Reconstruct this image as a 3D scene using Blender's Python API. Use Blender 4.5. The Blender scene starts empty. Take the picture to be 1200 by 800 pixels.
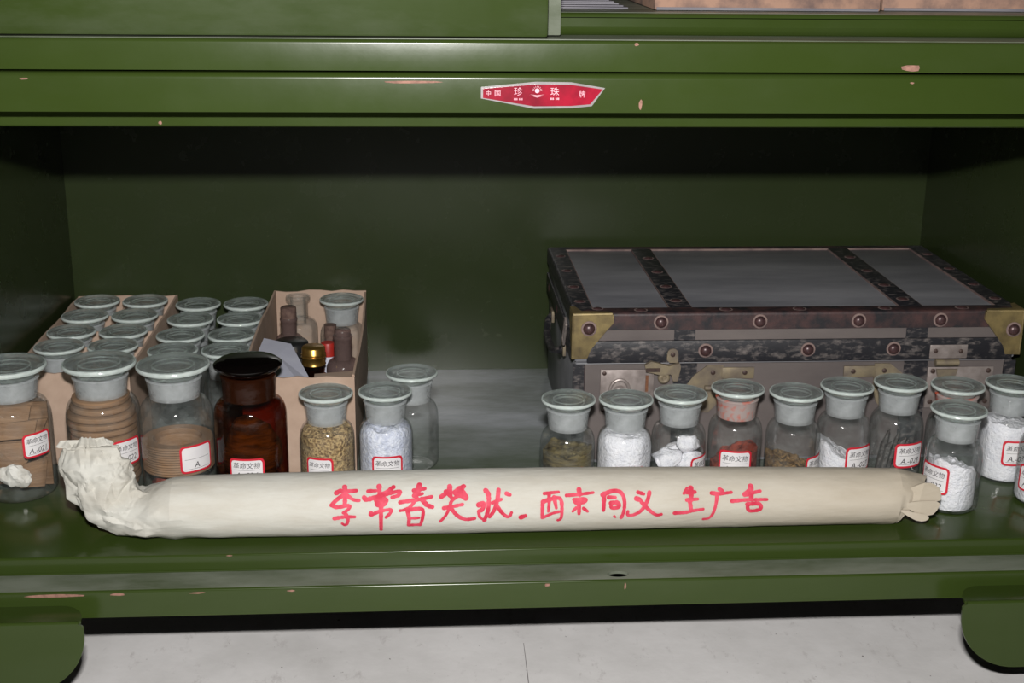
import bpy, bmesh, math, random
from mathutils import Vector, Matrix, noise
random.seed(7)
SC = bpy.context.scene
COL = SC.collection
PI = math.pi

# ---------------------------------------------------------------- camera
cam_d = bpy.data.cameras.new('camera')
cam_d.sensor_width = 36.0
cam_d.lens = 1561.75 * 36.0 / 1200.0
cam_d.clip_start = 0.02
cam = bpy.data.objects.new('camera', cam_d)
COL.objects.link(cam)
pit, yaw, rol = 0.3039, 0.0713, 0.0118
Fv = Vector((math.sin(yaw) * math.cos(pit), math.cos(yaw) * math.cos(pit), -math.sin(pit)))
Rv = Vector((math.cos(yaw), -math.sin(yaw), 0))
Uv = Rv.cross(Fv)
R2 = math.cos(rol) * Rv + math.sin(rol) * Uv
U2 = -math.sin(rol) * Rv + math.cos(rol) * Uv
mw = Matrix.Identity(4)
for i in range(3):
    mw[i][0] = R2[i]; mw[i][1] = U2[i]; mw[i][2] = -Fv[i]
mw.translation = Vector((0.3612, -0.9365, 0.463))
cam.matrix_world = mw
SC.camera = cam

# ---------------------------------------------------------------- light: the camera's flash, and the dim room
world = bpy.data.worlds.new('room_light'); SC.world = world
world.use_nodes = True
bg = world.node_tree.nodes['Background']
bg.inputs[0].default_value = (0.9, 0.95, 1.0, 1); bg.inputs[1].default_value = 0.002
fl = bpy.data.lights.new('camera_flash', 'AREA')
fl.shape = 'RECTANGLE'; fl.size = 0.045; fl.size_y = 0.022
fl.energy = 16.0; fl.color = (1.0, 0.975, 0.95)
flo = bpy.data.objects.new('camera_flash', fl); COL.objects.link(flo)
fm = mw.copy(); fm.translation = Vector((0.362, -0.907, 0.570)); flo.matrix_world = fm

SC.view_settings.view_transform = 'Standard'
SC.view_settings.look = 'None'
SC.view_settings.gamma = 1.0
SC.view_settings.use_curve_mapping = False
SC.view_settings.exposure = 0.0
SC.cycles.max_bounces = 14
SC.cycles.transparent_max_bounces = 40
SC.cycles.transmission_bounces = 12
SC.cycles.glossy_bounces = 5

# ---------------------------------------------------------------- materials
def lin(c):
    out = []
    for v in c[:3]:
        v /= 255.0
        out.append(v / 12.92 if v <= 0.04045 else ((v + 0.055) / 1.055) ** 2.4)
    return tuple(out) + (1.0,)

def new_mat(name):
    m = bpy.data.materials.new(name); m.use_nodes = True
    nt = m.node_tree
    b = nt.nodes['Principled BSDF']
    return m, nt, b

def N(nt, t, **kw):
    n = nt.nodes.new(t)
    for k, v in kw.items(): setattr(n, k, v)
    return n

def noise_fac(nt, scale, detail=4, rough=.6, lo=.4, hi=.6, vec_scale=None, dist=0):
    tc = N(nt, 'ShaderNodeTexCoord')
    nz = N(nt, 'ShaderNodeTexNoise'); nz.inputs['Scale'].default_value = scale
    nz.inputs['Detail'].default_value = detail; nz.inputs['Roughness'].default_value = rough
    nz.inputs['Distortion'].default_value = dist
    if vec_scale:
        mp = N(nt, 'ShaderNodeMapping'); mp.inputs['Scale'].default_value = vec_scale
        nt.links.new(tc.outputs['Object'], mp.inputs[0]); nt.links.new(mp.outputs[0], nz.inputs['Vector'])
    else:
        nt.links.new(tc.outputs['Object'], nz.inputs['Vector'])
    mr = N(nt, 'ShaderNodeMapRange'); mr.inputs[1].default_value = lo; mr.inputs[2].default_value = hi
    nt.links.new(nz.outputs['Fac'], mr.inputs[0])
    return mr.outputs[0]

def mixc(nt, fac, a, b):
    mx = N(nt, 'ShaderNodeMix', data_type='RGBA')
    if isinstance(fac, float): mx.inputs[0].default_value = fac
    else: nt.links.new(fac, mx.inputs[0])
    for idx, v in ((6, a), (7, b)):
        if isinstance(v, tuple): mx.inputs[idx].default_value = v
        else: nt.links.new(v, mx.inputs[idx])
    return mx.outputs[2]

def bump(nt, b, scale, strength, dist=.001, detail=3, vec_scale=None):
    f = noise_fac(nt, scale, detail, .6, 0., 1., vec_scale)
    bp = N(nt, 'ShaderNodeBump'); bp.inputs['Strength'].default_value = strength
    bp.inputs['Distance'].default_value = dist
    nt.links.new(f, bp.inputs['Height']); nt.links.new(bp.outputs[0], b.inputs['Normal'])

def simple(name, c1, c2=None, scale=60, lo=.35, hi=.65, rough=.6, metal=0., spec=.5, bmp=None, vs=None, detail=4):
    m, nt, b = new_mat(name)
    b.inputs['Roughness'].default_value = rough
    b.inputs['Metallic'].default_value = metal
    b.inputs['Specular IOR Level'].default_value = spec
    f = noise_fac(nt, scale, detail, .6, lo, hi, vs)
    nt.links.new(mixc(nt, f, lin(c1), lin(c2 or c1)), b.inputs['Base Color'])
    if bmp: bump(nt, b, bmp[0], bmp[1], bmp[2], vec_scale=vs)
    return m

def paint(name, dust=0.0, rough=.3, dusty_scale=9, base=(48, 62, 23), dlo=.42, dhi=.72):
    """army green enamel with faint orange peel and a film of grey dust"""
    m, nt, b = new_mat(name)
    g = noise_fac(nt, 14, 5, .6, .3, .7)
    col = mixc(nt, g, lin(base), lin(tuple(v * .96 for v in base)))
    if dust > 0:
        d = noise_fac(nt, dusty_scale, 6, .65, dlo, dhi, (1, 3, 3))
        mm = N(nt, 'ShaderNodeMath', operation='MULTIPLY'); mm.inputs[1].default_value = dust
        nt.links.new(d, mm.inputs[0])
        col = mixc(nt, mm.outputs[0], col, lin((138, 142, 132)))
    nt.links.new(col, b.inputs['Base Color'])
    rr = noise_fac(nt, 30, 5, .6, .3, .7)
    mr = N(nt, 'ShaderNodeMapRange'); mr.inputs[3].default_value = rough * .93; mr.inputs[4].default_value = rough * 1.1
    b.inputs['Specular IOR Level'].default_value = .35
    nt.links.new(rr, mr.inputs[0]); nt.links.new(mr.outputs[0], b.inputs['Roughness'])
    bump(nt, b, 90, .03, .001)
    return m

def thin_glass(name, tint, edge, gloss=.09, ior=1.36, power=8.0, film=.03, filmcol=(190, 198, 196)):
    """bottle wall: passes light, darker where seen edge-on, a mirror sheen and a trace of dust"""
    m = bpy.data.materials.new(name); m.use_nodes = True
    nt = m.node_tree; nt.nodes.clear()
    out = N(nt, 'ShaderNodeOutputMaterial')
    lw = N(nt, 'ShaderNodeLayerWeight'); lw.inputs[0].default_value = .5
    pw = N(nt, 'ShaderNodeMath', operation='POWER'); pw.inputs[1].default_value = power
    nt.links.new(lw.outputs['Facing'], pw.inputs[0])
    c = mixc(nt, pw.outputs[0], tint + (1,), edge + (1,))
    tr = N(nt, 'ShaderNodeBsdfTransparent'); nt.links.new(c, tr.inputs[0])
    gl = N(nt, 'ShaderNodeBsdfGlossy'); gl.inputs['Roughness'].default_value = gloss
    wv = N(nt, 'ShaderNodeBump'); wv.inputs['Strength'].default_value = .35; wv.inputs['Distance'].default_value = .002
    nt.links.new(noise_fac(nt, 95, 3, .6, 0., 1., (1, 1, .45)), wv.inputs['Height']); nt.links.new(wv.outputs[0], gl.inputs['Normal'])
    fr = N(nt, 'ShaderNodeFresnel'); fr.inputs[0].default_value = ior
    mx = N(nt, 'ShaderNodeMixShader')
    mn = N(nt, 'ShaderNodeMath', operation='MINIMUM'); mn.inputs[1].default_value = .34; nt.links.new(fr.outputs[0], mn.inputs[0])
    nt.links.new(mn.outputs[0], mx.inputs[0]); nt.links.new(tr.outputs[0], mx.inputs[1]); nt.links.new(gl.outputs[0], mx.inputs[2])
    df = N(nt, 'ShaderNodeBsdfDiffuse'); df.inputs[0].default_value = lin(filmcol)
    f2 = noise_fac(nt, 90, 4, .6, .3, .8)
    mm = N(nt, 'ShaderNodeMath', operation='MULTIPLY'); mm.inputs[1].default_value = film * 2
    nt.links.new(f2, mm.inputs[0])
    m2 = N(nt, 'ShaderNodeMixShader'); nt.links.new(mm.outputs[0], m2.inputs[0])
    nt.links.new(mx.outputs[0], m2.inputs[1]); nt.links.new(df.outputs[0], m2.inputs[2])
    nt.links.new(m2.outputs[0], out.inputs[0])
    return m

def milky(name, col, transp, tcol, gloss=.25, lo=.3, hi=.7, scale=140, col2=None):
    """ground glass: part light passes, part scatters"""
    m = bpy.data.materials.new(name); m.use_nodes = True
    nt = m.node_tree; nt.nodes.clear()
    out = N(nt, 'ShaderNodeOutputMaterial')
    f = noise_fac(nt, scale, 3, .6, lo, hi)
    b = N(nt, 'ShaderNodeBsdfPrincipled'); b.inputs['Roughness'].default_value = gloss
    bump(nt, b, 170, .35, .0015)
    nt.links.new(mixc(nt, f, lin(col), lin(col2 or tuple(v * .88 for v in col))), b.inputs['Base Color'])
    tr = N(nt, 'ShaderNodeBsdfTransparent'); tr.inputs[0].default_value = tcol + (1,)
    mx = N(nt, 'ShaderNodeMixShader'); mx.inputs[0].default_value = transp
    nt.links.new(b.outputs[0], mx.inputs[1]); nt.links.new(tr.outputs[0], mx.inputs[2])
    nt.links.new(mx.outputs[0], out.inputs[0])
    return m

def lid_glass(name, tint, haze, hazecol):
    m = bpy.data.materials.new(name); m.use_nodes = True
    nt = m.node_tree; nt.nodes.clear()
    out = N(nt, 'ShaderNodeOutputMaterial')
    g = N(nt, 'ShaderNodeBsdfGlass'); g.inputs['Color'].default_value = tint + (1,)
    g.inputs['IOR'].default_value = 1.48; g.inputs['Roughness'].default_value = .07
    d = N(nt, 'ShaderNodeBsdfPrincipled'); d.inputs['Base Color'].default_value = lin(hazecol); d.inputs['Roughness'].default_value = .10
    wv = N(nt, 'ShaderNodeBump'); wv.inputs['Strength'].default_value = .5; wv.inputs['Distance'].default_value = .002
    nt.links.new(noise_fac(nt, 150, 4, .6, 0., 1.), wv.inputs['Height']); nt.links.new(wv.outputs[0], d.inputs['Normal']); nt.links.new(wv.outputs[0], g.inputs['Normal'])
    t = N(nt, 'ShaderNodeBsdfTransparent'); t.inputs[0].default_value = tint + (1,)
    m1 = N(nt, 'ShaderNodeMixShader'); m1.inputs[0].default_value = .30
    nt.links.new(g.outputs[0], m1.inputs[1]); nt.links.new(t.outputs[0], m1.inputs[2])
    m2 = N(nt, 'ShaderNodeMixShader'); m2.inputs[0].default_value = haze
    nt.links.new(m1.outputs[0], m2.inputs[1]); nt.links.new(d.outputs[0], m2.inputs[2])
    nt.links.new(m2.outputs[0], out.inputs[0])
    return m

MT = {}
MT['paint'] = paint('green_enamel', .015, .21)
MT['paint_door'] = paint('green_enamel_door', .10, .36)
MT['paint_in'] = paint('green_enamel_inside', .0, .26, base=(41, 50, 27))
MT['paint_dusty'] = paint('green_enamel_dusty_ledge', .62, .40, 10, dlo=.2, dhi=.62)
def shelf_paint():
    m = paint('green_enamel_shelf', 0, .17)
    nt = m.node_tree; b = nt.nodes['Principled BSDF']
    src = b.inputs['Base Color'].links[0].from_socket
    tc = N(nt, 'ShaderNodeTexCoord'); sp = N(nt, 'ShaderNodeSeparateXYZ'); nt.links.new(tc.outputs['Object'], sp.inputs[0])
    mr = N(nt, 'ShaderNodeMapRange'); mr.inputs[1].default_value = -.12; mr.inputs[2].default_value = .08   # settled dust, wiped off near the front
    nt.links.new(sp.outputs['Y'], mr.inputs[0])
    d = noise_fac(nt, 7, 6, .65, .2, .75, (1, 2.5, 1))
    mm = N(nt, 'ShaderNodeMath', operation='MULTIPLY'); nt.links.new(mr.outputs[0], mm.inputs[0]); nt.links.new(d, mm.inputs[1])
    nt.links.new(mixc(nt, mm.outputs[0], src, lin((164, 168, 174))), b.inputs['Base Color'])
    return m
MT['paint_shelf'] = shelf_paint()
MT['primer'] = simple('pink_primer', (152, 112, 98), (120, 88, 76), 300, rough=.8)
MT['black'] = simple('black_recess', (8, 8, 8), (12, 12, 12), rough=.9)
def concrete():
    m, nt, b = new_mat('concrete'); b.inputs['Roughness'].default_value = .8
    c = mixc(nt, noise_fac(nt, 12, 10, .62, .35, .7), lin((228, 226, 225)), lin((208, 206, 204)))
    c = mixc(nt, noise_fac(nt, 70, 8, .7, .58, .74, (1, .5, 1)), c, lin((188, 184, 182)))
    c = mixc(nt, noise_fac(nt, 210, 2, .5, .74, .78), c, lin((110, 104, 102)))
    nt.links.new(c, b.inputs['Base Color'])
    bump(nt, b, 120, .15, .001)
    return m
MT['concrete'] = concrete()
MT['crackmat'] = simple('floor_crack_grey', (128, 124, 124), (150, 146, 146), 90, rough=.9)
MT['plaster'] = simple('plaster', (190, 188, 182), (180, 178, 172), 8, rough=.9)
MT['glass'] = thin_glass('clear_bottle_glass', (.985, .99, .988), (.52, .57, .55), film=.06)
MT['ground'] = milky('ground_glass_neck', (204, 209, 210), .58, (.95, .96, .96), .08)
MT['ground_red'] = milky('ground_glass_stained_orange', (188, 176, 172), .35, (.9, .7, .65), .25, .5, .62, 60, (226, 96, 62))
MT['plug'] = milky('ground_glass_plug', (196, 200, 202), .66, (.95, .96, .96), .12)
MT['rim'] = milky('stopper_rim', (226, 236, 232), .35, (.93, .96, .95), .08)  # pale milky colour imitates light caught along the stopper's edge
MT['lid'] = lid_glass('stopper_glass', (.955, .975, .97), .08, (206, 214, 212))
MT['amber'] = thin_glass('amber_glass', (.58, .29, .10), (.16, .06, .02), film=.004)
MT['amber_neck'] = milky('amber_ground_neck', (58, 28, 14), .5, (.40, .18, .07), .15)
MT['amber_lid'] = simple('near_black_amber_stopper', (10, 6, 6), (7, 5, 5), rough=.05)
MT['violet'] = milky('dusty_violet_grey_glass', (118, 100, 96), .45, (.75, .66, .66), .12)
MT['cork'] = simple('old_cork', (108, 86, 76), (80, 60, 54), 220, rough=.85, bmp=(300, .5, .001))
MT['gold'] = simple('gold_tin_cap', (196, 158, 84), (150, 116, 58), 120, rough=.32, metal=.9)
MT['redcap'] = simple('red_cap', (176, 44, 34), (150, 36, 30), rough=.45)
MT['blackcap'] = simple('black_bakelite', (26, 26, 28), (36, 36, 36), rough=.35)
MT['card'] = simple('brown_carton_board', (180, 156, 138), (162, 138, 120), 40, .3, .7, rough=.85, bmp=(250, .2, .0006))
MT['card_dark'] = simple('brown_corrugated_paper', (150, 120, 92), (116, 88, 64), 90, .3, .7, rough=.9, bmp=(160, .6, .001), vs=(.3, .3, 3))
MT['whitepaper'] = simple('white_card', (206, 208, 222), (196, 198, 214), 30, rough=.7)
def kraft():
    m, nt, b = new_mat('buff_wrapping_paper'); b.inputs['Roughness'].default_value = .8
    tc = N(nt, 'ShaderNodeTexCoord'); sp = N(nt, 'ShaderNodeSeparateXYZ'); nt.links.new(tc.outputs['Object'], sp.inputs[0])
    mr = N(nt, 'ShaderNodeMapRange'); mr.inputs[1].default_value = -.05; mr.inputs[2].default_value = .32   # browner towards one end
    nt.links.new(sp.outputs['X'], mr.inputs[0])
    c = mixc(nt, mr.outputs[0], lin((196, 195, 187)), lin((180, 170, 153)))
    st = noise_fac(nt, 26, 9, .65, .38, .8, (.5, 1, 2))
    mm = N(nt, 'ShaderNodeMath', operation='MULTIPLY'); mm.inputs[1].default_value = .5; nt.links.new(st, mm.inputs[0])
    nt.links.new(mixc(nt, mm.outputs[0], c, lin((150, 136, 114))), b.inputs['Base Color'])
    bump(nt, b, 160, .5, .0012, 6, (.35, 1, 1))
    return m
MT['kraft'] = kraft()
MT['ink'] = simple('red_brush_ink', (192, 34, 64), (214, 76, 98), 90, .4, .66, rough=.7)
MT['lred'] = simple('label_red', (206, 32, 52), (196, 28, 48), rough=.6)
MT['lwhite'] = simple('label_white', (226, 224, 224), (218, 216, 218), rough=.6)
MT['pen'] = simple('black_pen', (32, 28, 34), (44, 40, 46), rough=.6)
MT['powder'] = simple('white_powder', (236, 236, 240), (216, 218, 226), 160, .35, .7, rough=.9, bmp=(420, .9, .002))
MT['bluepowder'] = simple('bluish_crystals', (196, 202, 220), (226, 230, 240), 260, .4, .65, rough=.5, bmp=(380, .9, .002))
MT['seed'] = simple('tan_grain', (196, 168, 118), (112, 86, 54), 420, .4, .62, rough=.8, bmp=(420, 1., .003))
MT['stone'] = simple('white_stone', (226, 224, 218), (176, 170, 158), 70, .4, .7, rough=.85, bmp=(160, .5, .002))
MT['herb'] = simple('brown_green_herb', (112, 100, 62), (52, 44, 26), 130, .35, .65, rough=.8, bmp=(200, .8, .002), vs=(.4, .4, 2.2))
MT['redbrown'] = simple('red_brown_lump', (150, 62, 40), (88, 34, 26), 120, rough=.7, bmp=(200, .6, .002))
MT['gravel'] = simple('brown_gravel', (134, 106, 66), (74, 54, 34), 240, .4, .62, rough=.85, bmp=(240, .8, .002))
MT['darkbits'] = simple('dark_slivers', (40, 36, 36), (74, 70, 66), 160, rough=.5, bmp=(200, .8, .002))
MT['fibre'] = simple('grey_vulcan_fibre', (142, 142, 146), (94, 95, 100), 14, .32, .68, rough=.5, bmp=(90, .12, .0006), vs=(.25, 1, 1), detail=8)
MT['front'] = simple('taupe_front_board', (104, 96, 93), (80, 73, 72), 20, .3, .7, rough=.7, vs=(.4, 1, 1), detail=7)
MT['band'] = simple('scuffed_black_leathercloth', (31, 31, 36), (112, 105, 102), 260, .5, .74, rough=.5, bmp=(300, .3, .0006), detail=8, vs=(.5, 1, 1))
MT['bindbrown'] = simple('worn_oxblood_binding', (68, 47, 46), (31, 30, 34), 70, .38, .62, rough=.5, bmp=(300, .3, .0006), detail=8, vs=(1, 1, 1))
MT['edge'] = simple('pale_worn_edge', (132, 112, 106), (96, 80, 78), 60, rough=.8)
MT['rivet'] = simple('brown_iron_rivet', (84, 60, 60), (58, 42, 44), 200, rough=.35, metal=.25)
MT['brass'] = simple('tarnished_brass', (134, 118, 78), (90, 78, 56), 70, .4, .7, rough=.45, metal=.4, detail=7)
MT['steel'] = simple('dull_steel', (158, 148, 144), (130, 120, 116), 90, rough=.45, metal=.45)
MT['oldsteel'] = simple('corroded_steel', (138, 126, 102), (108, 98, 88), 70, rough=.6, metal=.35)
MT['screw'] = simple('rusty_screw', (64, 52, 50), (84, 66, 58), 300, rough=.55, metal=.4)
MT['rust'] = simple('rusty_slot', (124, 80, 52), (84, 54, 38), 200, rough=.8)
MT['plate_red'] = simple('red_foil', (166, 14, 46), (112, 8, 32), 40, .35, .65, rough=.25, metal=.25)
MT['plate_rim'] = simple('polished_rim', (214, 208, 208), (196, 190, 192), rough=.2, metal=.7)
MT['printed'] = simple('pale_pink_print', (222, 176, 186), (206, 150, 166), rough=.5)
MT['oldbox'] = simple('stained_brown_box_board', (152, 120, 102), (100, 82, 77), 40, .4, .62, rough=.85, detail=8)
MT['greystack'] = simple('grey_paper', (116, 114, 120), (86, 84, 92), 60, rough=.7, vs=(.2, .2, 6))

# ---------------------------------------------------------------- mesh helpers
class MB:
    def __init__(s): s.v = []; s.f = []
    def add(s, vs, fs):
        o = len(s.v); s.v += [tuple(v) for v in vs]; s.f += [tuple(i + o for i in f) for f in fs]
        return s
    def box(s, x0, x1, y0, y1, z0, z1):
        vs = [(x, y, z) for z in (z0, z1) for y in (y0, y1) for x in (x0, x1)]
        return s.add(vs, [(0, 2, 3, 1), (4, 5, 7, 6), (0, 1, 5, 4), (2, 6, 7, 3), (0, 4, 6, 2), (1, 3, 7, 5)])
    def rbox(s, x0, x1, y0, y1, z0, z1, r, seg=2):
        bm = bmesh.new(); bmesh.ops.create_cube(bm, size=1)
        for v in bm.verts:
            v.co = Vector(((x0 + x1) / 2 + v.co.x * (x1 - x0), (y0 + y1) / 2 + v.co.y * (y1 - y0), (z0 + z1) / 2 + v.co.z * (z1 - z0)))
        bmesh.ops.bevel(bm, geom=bm.edges[:], offset=r, segments=seg, profile=.5, affect='EDGES')
        bm.verts.index_update()
        s.add([v.co[:] for v in bm.verts], [[v.index for v in f.verts] for f in bm.faces]); bm.free()
        return s
    def prism(s, poly, axis, a, b):
        """poly: 2-D outline in the other two axes (x,y,z order), extruded along axis from a to b"""
        n = len(poly)
        def mk(p, t):
            return {'x': (t, p[0], p[1]), 'y': (p[0], t, p[1]), 'z': (p[0], p[1], t)}[axis]
        vs = [mk(p, a) for p in poly] + [mk(p, b) for p in poly]
        fs = [tuple(range(n - 1, -1, -1)), tuple(range(n, 2 * n))]
        fs += [(i, (i + 1) % n, n + (i + 1) % n, n + i) for i in range(n)]
        return s.add(vs, fs)
    def lathe(s, prof, seg=36, c=(0, 0, 0), wob=None):
        vs, fs, rings = [], [], []
        for k, (r, z) in enumerate(prof):
            if r < 1e-7:
                rings.append([len(vs)]); vs.append((c[0], c[1], c[2] + z))
            else:
                rg = []
                for i in range(seg):
                    a = 2 * PI * i / seg; rr = r * (wob(a, k) if wob else 1)
                    rg.append(len(vs)); vs.append((c[0] + rr * math.cos(a), c[1] + rr * math.sin(a), c[2] + z))
                rings.append(rg)
        for A, B in zip(rings, rings[1:]):
            if len(A) == 1 and len(B) == 1: continue
            for i in range(seg):
                j = (i + 1) % seg
                if len(A) == 1: fs.append((A[0], B[j], B[i]))
                elif len(B) == 1: fs.append((A[i], A[j], B[0]))
                else: fs.append((A[i], A[j], B[j], B[i]))
        return s.add(vs, fs)
    def tube(s, pts, r, seg=10, caps=True):
        pts = [Vector(p) for p in pts]; rings = []
        vs, fs = [], []
        prev = None
        for i, p in enumerate(pts):
            t = (pts[min(i + 1, len(pts) - 1)] - pts[max(i - 1, 0)]).normalized()
            if prev is None:
                u = t.cross(Vector((0, 0, 1)));
                if u.length < .05: u = t.cross(Vector((0, 1, 0)))
            else: u = prev - t * prev.dot(t)
            u.normalize(); prev = u; w = t.cross(u)
            rr = r[i] if isinstance(r, (list, tuple)) else r
            ring = []
            for k in range(seg):
                a = 2 * PI * k / seg
                ring.append(len(vs)); vs.append(tuple(p + u * (math.cos(a) * rr) + w * (math.sin(a) * rr)))
            rings.append(ring)
        for A, B in zip(rings, rings[1:]):
            for k in range(seg):
                j = (k + 1) % seg; fs.append((A[k], A[j], B[j], B[k]))
        if caps: fs += [tuple(reversed(rings[0])), tuple(rings[-1])]
        return s.add(vs, fs)
    def mesh(s, name, mat, smooth=40, off=(0, 0, 0)):
        me = bpy.data.meshes.new(name)
        me.from_pydata([(v[0] - off[0], v[1] - off[1], v[2] - off[2]) for v in s.v], [], s.f)
        bm = bmesh.new(); bm.from_mesh(me); bmesh.ops.recalc_face_normals(bm, faces=bm.faces); bm.to_mesh(me); bm.free()
        me.materials.append(MT[mat])
        if smooth:
            me.polygons.foreach_set('use_smooth', [True] * len(me.polygons))
            me.set_sharp_from_angle(angle=math.radians(smooth))
        me.update()
        return me
    def build(s, name, mat, parent=None, smooth=40, off=None):
        if off is None: off = base_of(parent)
        return link(name, s.mesh(name, mat, smooth, off), parent)

BASE = {}
def base_of(o):
    while o is not None:
        if o.name in BASE: return BASE[o.name]
        o = o.parent
    return (0, 0, 0)
def link(name, data, parent=None):
    o = bpy.data.objects.new(name, data); COL.objects.link(o)
    if parent is not None: o.parent = parent
    return o
def tag(o, label, cat, group=None, kind=None):
    o['label'] = label; o['category'] = cat
    if group: o['group'] = group
    if kind: o['kind'] = kind
    return o
def thing(name, label, cat, loc=(0, 0, 0), group=None):
    o = bpy.data.objects.new(name, None); COL.objects.link(o)
    o.location = loc; o.empty_display_size = .02
    BASE[o.name] = tuple(loc)
    return tag(o, label, cat, group)
def solo(name, mb, mat, label, cat, loc, group=None, kind=None, smooth=40):
    o = link(name, mb.mesh(name, mat, smooth, loc)); o.location = loc
    return tag(o, label, cat, group, kind)
def arc(cx, cy, r, a0, a1, n=5):
    return [(cx + r * math.cos(math.radians(a0 + (a1 - a0) * i / n)), cy + r * math.sin(math.radians(a0 + (a1 - a0) * i / n))) for i in range(n + 1)]
def text_shape(body):
    cu = bpy.data.curves.new('t', 'FONT'); cu.body = body
    o = bpy.data.objects.new('t', cu); m = o.to_mesh()
    vs = [v.co.copy() for v in m.vertices]; fs = [tuple(p.vertices) for p in m.polygons]
    o.to_mesh_clear(); bpy.data.objects.remove(o); bpy.data.curves.remove(cu)
    x0 = min(v.x for v in vs); x1 = max(v.x for v in vs); y0 = min(v.y for v in vs); y1 = max(v.y for v in vs)
    h = (y1 - y0) or 1
    return [((v.x - (x0 + x1) / 2) / h, (v.y - (y0 + y1) / 2) / h) for v in vs], fs, (x1 - x0) / h
TEXT = {}
def text_of(body):
    if body not in TEXT: TEXT[body] = text_shape(body)
    return TEXT[body]

# ================================================================ the room
FZ = -0.118
def struct(name, mb, mat):
    o = mb.build(name, mat, None); o['kind'] = 'structure'; return o
struct('floor', MB().box(-1.2, 2.1, -2.2, .62, FZ - .05, FZ), 'concrete')
struct('wall_back', MB().box(-1.2, 2.1, .62, .68, FZ - .05, 1.6), 'plaster')
fl_ = bpy.data.objects['floor']
crack = MB().prism([(.4405, -.9), (.4420, -.9), (.4447, -.03), (.4455, .06), (.4450, .06), (.4437, -.03)], 'z', FZ - .0004, FZ + .0002).build('crack', 'crackmat', fl_, 0)

# ================================================================ lower steel cabinet
D = 0.4363
XL, XR = -.045, .945
cab = thing('steel_cabinet', 'army green steel cabinet with an open lower compartment holding the bottles', 'cabinet', (.45, .2, FZ))
MB().prism([(0, -.0138)] + arc(.0015, -.0015, .0015, 180, 90, 3) + [(D, 0), (D, -.0138)], 'x', -.02, .92).build('shelf', 'paint_shelf' if 'paint_shelf' in MT else 'paint', cab)
# front sill: a ledge with a lock hole, and the vertical apron under it
def plate_hole(outer, inner, z0, z1):
    bm = bmesh.new()
    for loop in (outer, inner):
        vs = [bm.verts.new((p[0], p[1], z1)) for p in loop]
        for i in range(len(vs)): bm.edges.new((vs[i], vs[(i + 1) % len(vs)]))
    bmesh.ops.triangle_fill(bm, edges=bm.edges[:], use_beauty=True)
    r = bmesh.ops.extrude_face_region(bm, geom=bm.faces[:])
    for e in r['geom']:
        if isinstance(e, bmesh.types.BMVert): e.co.z = z0
    bm.verts.index_update()
    mb = MB(); mb.add([v.co[:] for v in bm.verts], [[v.index for v in f.verts] for f in bm.faces]); bm.free()
    return mb
hole = [(.5107 + .0082 * math.cos(2 * PI * i / 24), -.0190 + .0048 * math.sin(2 * PI * i / 24)) for i in range(24)]
plate_hole([(XL, -.0272), (XR, -.0272), (XR, -.0001), (XL, -.0001)], hole, -.0160, -.0138).build('sill_ledge', 'paint_dusty', cab, 30)
MB().prism(arc(-.0270, -.0156, .0018, 90, 180, 4) + [(-.0288, -.0358), (-.0262, -.0358), (-.0262, -.0165), (-.0270, -.0160)], 'x', XL, XR).build('sill_apron', 'paint', cab)
MB().tube([(-.02, -.0004, -.0133), (.92, -.0004, -.0133)], .0008, 8).build('sill_bead', 'paint', cab)
MB().box(-.02, .92, -.024, .43, -.030, -.0285).build('bottom_panel', 'black', cab)
for sgn, nm in ((-1, 'side_panel'), (1, 'side_panel')):
    if sgn < 0: poly = [(0, D), (-.014, -.0), (-.014, -.0262), (XL, -.0262), (XL, .455), (0, .455)]
    else: poly = [(.9, D), (.914, 0), (.914, -.0262), (XR, -.0262), (XR, .455), (.9, .455)]
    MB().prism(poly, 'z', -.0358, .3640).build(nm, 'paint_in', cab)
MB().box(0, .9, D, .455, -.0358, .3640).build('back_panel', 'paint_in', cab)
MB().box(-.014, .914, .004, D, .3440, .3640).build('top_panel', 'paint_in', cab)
# top front rail with rounded upper edge, the recessed door track behind it
MB().prism([(-.0288, .3404)] + arc(-.0248, .3625, .004, 180, 90, 6) + [(.003, .3665), (.003, .3645), (-.0262, .3620), (-.0262, .3404)], 'x', XL, XR).build('front_rail', 'paint', cab)
MB().prism([(0, .3275)] + [(0, .3440), (.003, .3440), (.003, .3290), (.014, .3290), (.014, .3264), (.0012, .3264)], 'x', -.014, .914).build('track_rail', 'paint', cab)
# rounded foot plates with a flange on top
def foot(sign, x_in, zf, yf):
    r = .047; zt = zf
    pts = []
    xo = x_in + sign * .125
    # outline in local (x,z): inner edge, big rounded lower inner corner
    P = [(x_in, zt - .004)]
    for i in range(0, 13):
        a = math.radians(90 * i / 12)
        P.append((x_in + sign * (r - r * math.cos(a)), zt - .010 - r * math.sin(a)))
    P += [(xo, zt - .010 - r), (xo, zt - .0018), (x_in + sign * .003, zt - .0018)]
    mb = MB().prism(P, 'y', yf, yf + .002)
    mb.tube([(x_in + sign * .0035, yf + .0018, zt - .0016), (xo, yf + .0018, zt - .0016)], .0019, 10)
    o = mb.build('foot_plate', 'paint', cab)
    # flange reaching back to the apron, its free corner rounded
    y1 = -.0290; cr = .020
    Q = [(x_in + sign * .002, yf + .0021)] + [(x_in + sign * (.002 + cr - cr * math.cos(math.radians(90 * i / 8))), yf + .0021 + (y1 - yf - .0021) * math.sin(math.radians(90 * i / 8))) for i in range(9)] + [(xo, y1), (xo, yf + .0021)]
    MB().prism(Q, 'z', zt - .002, zt).build('foot_flange', 'paint_dusty' if False else 'paint', o)
    xa, xb = sorted((x_in + sign * .095, xo))
    MB().box(xa, xb, yf + .002, .06, FZ, -.036).build('foot_block', 'black', o)
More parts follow.
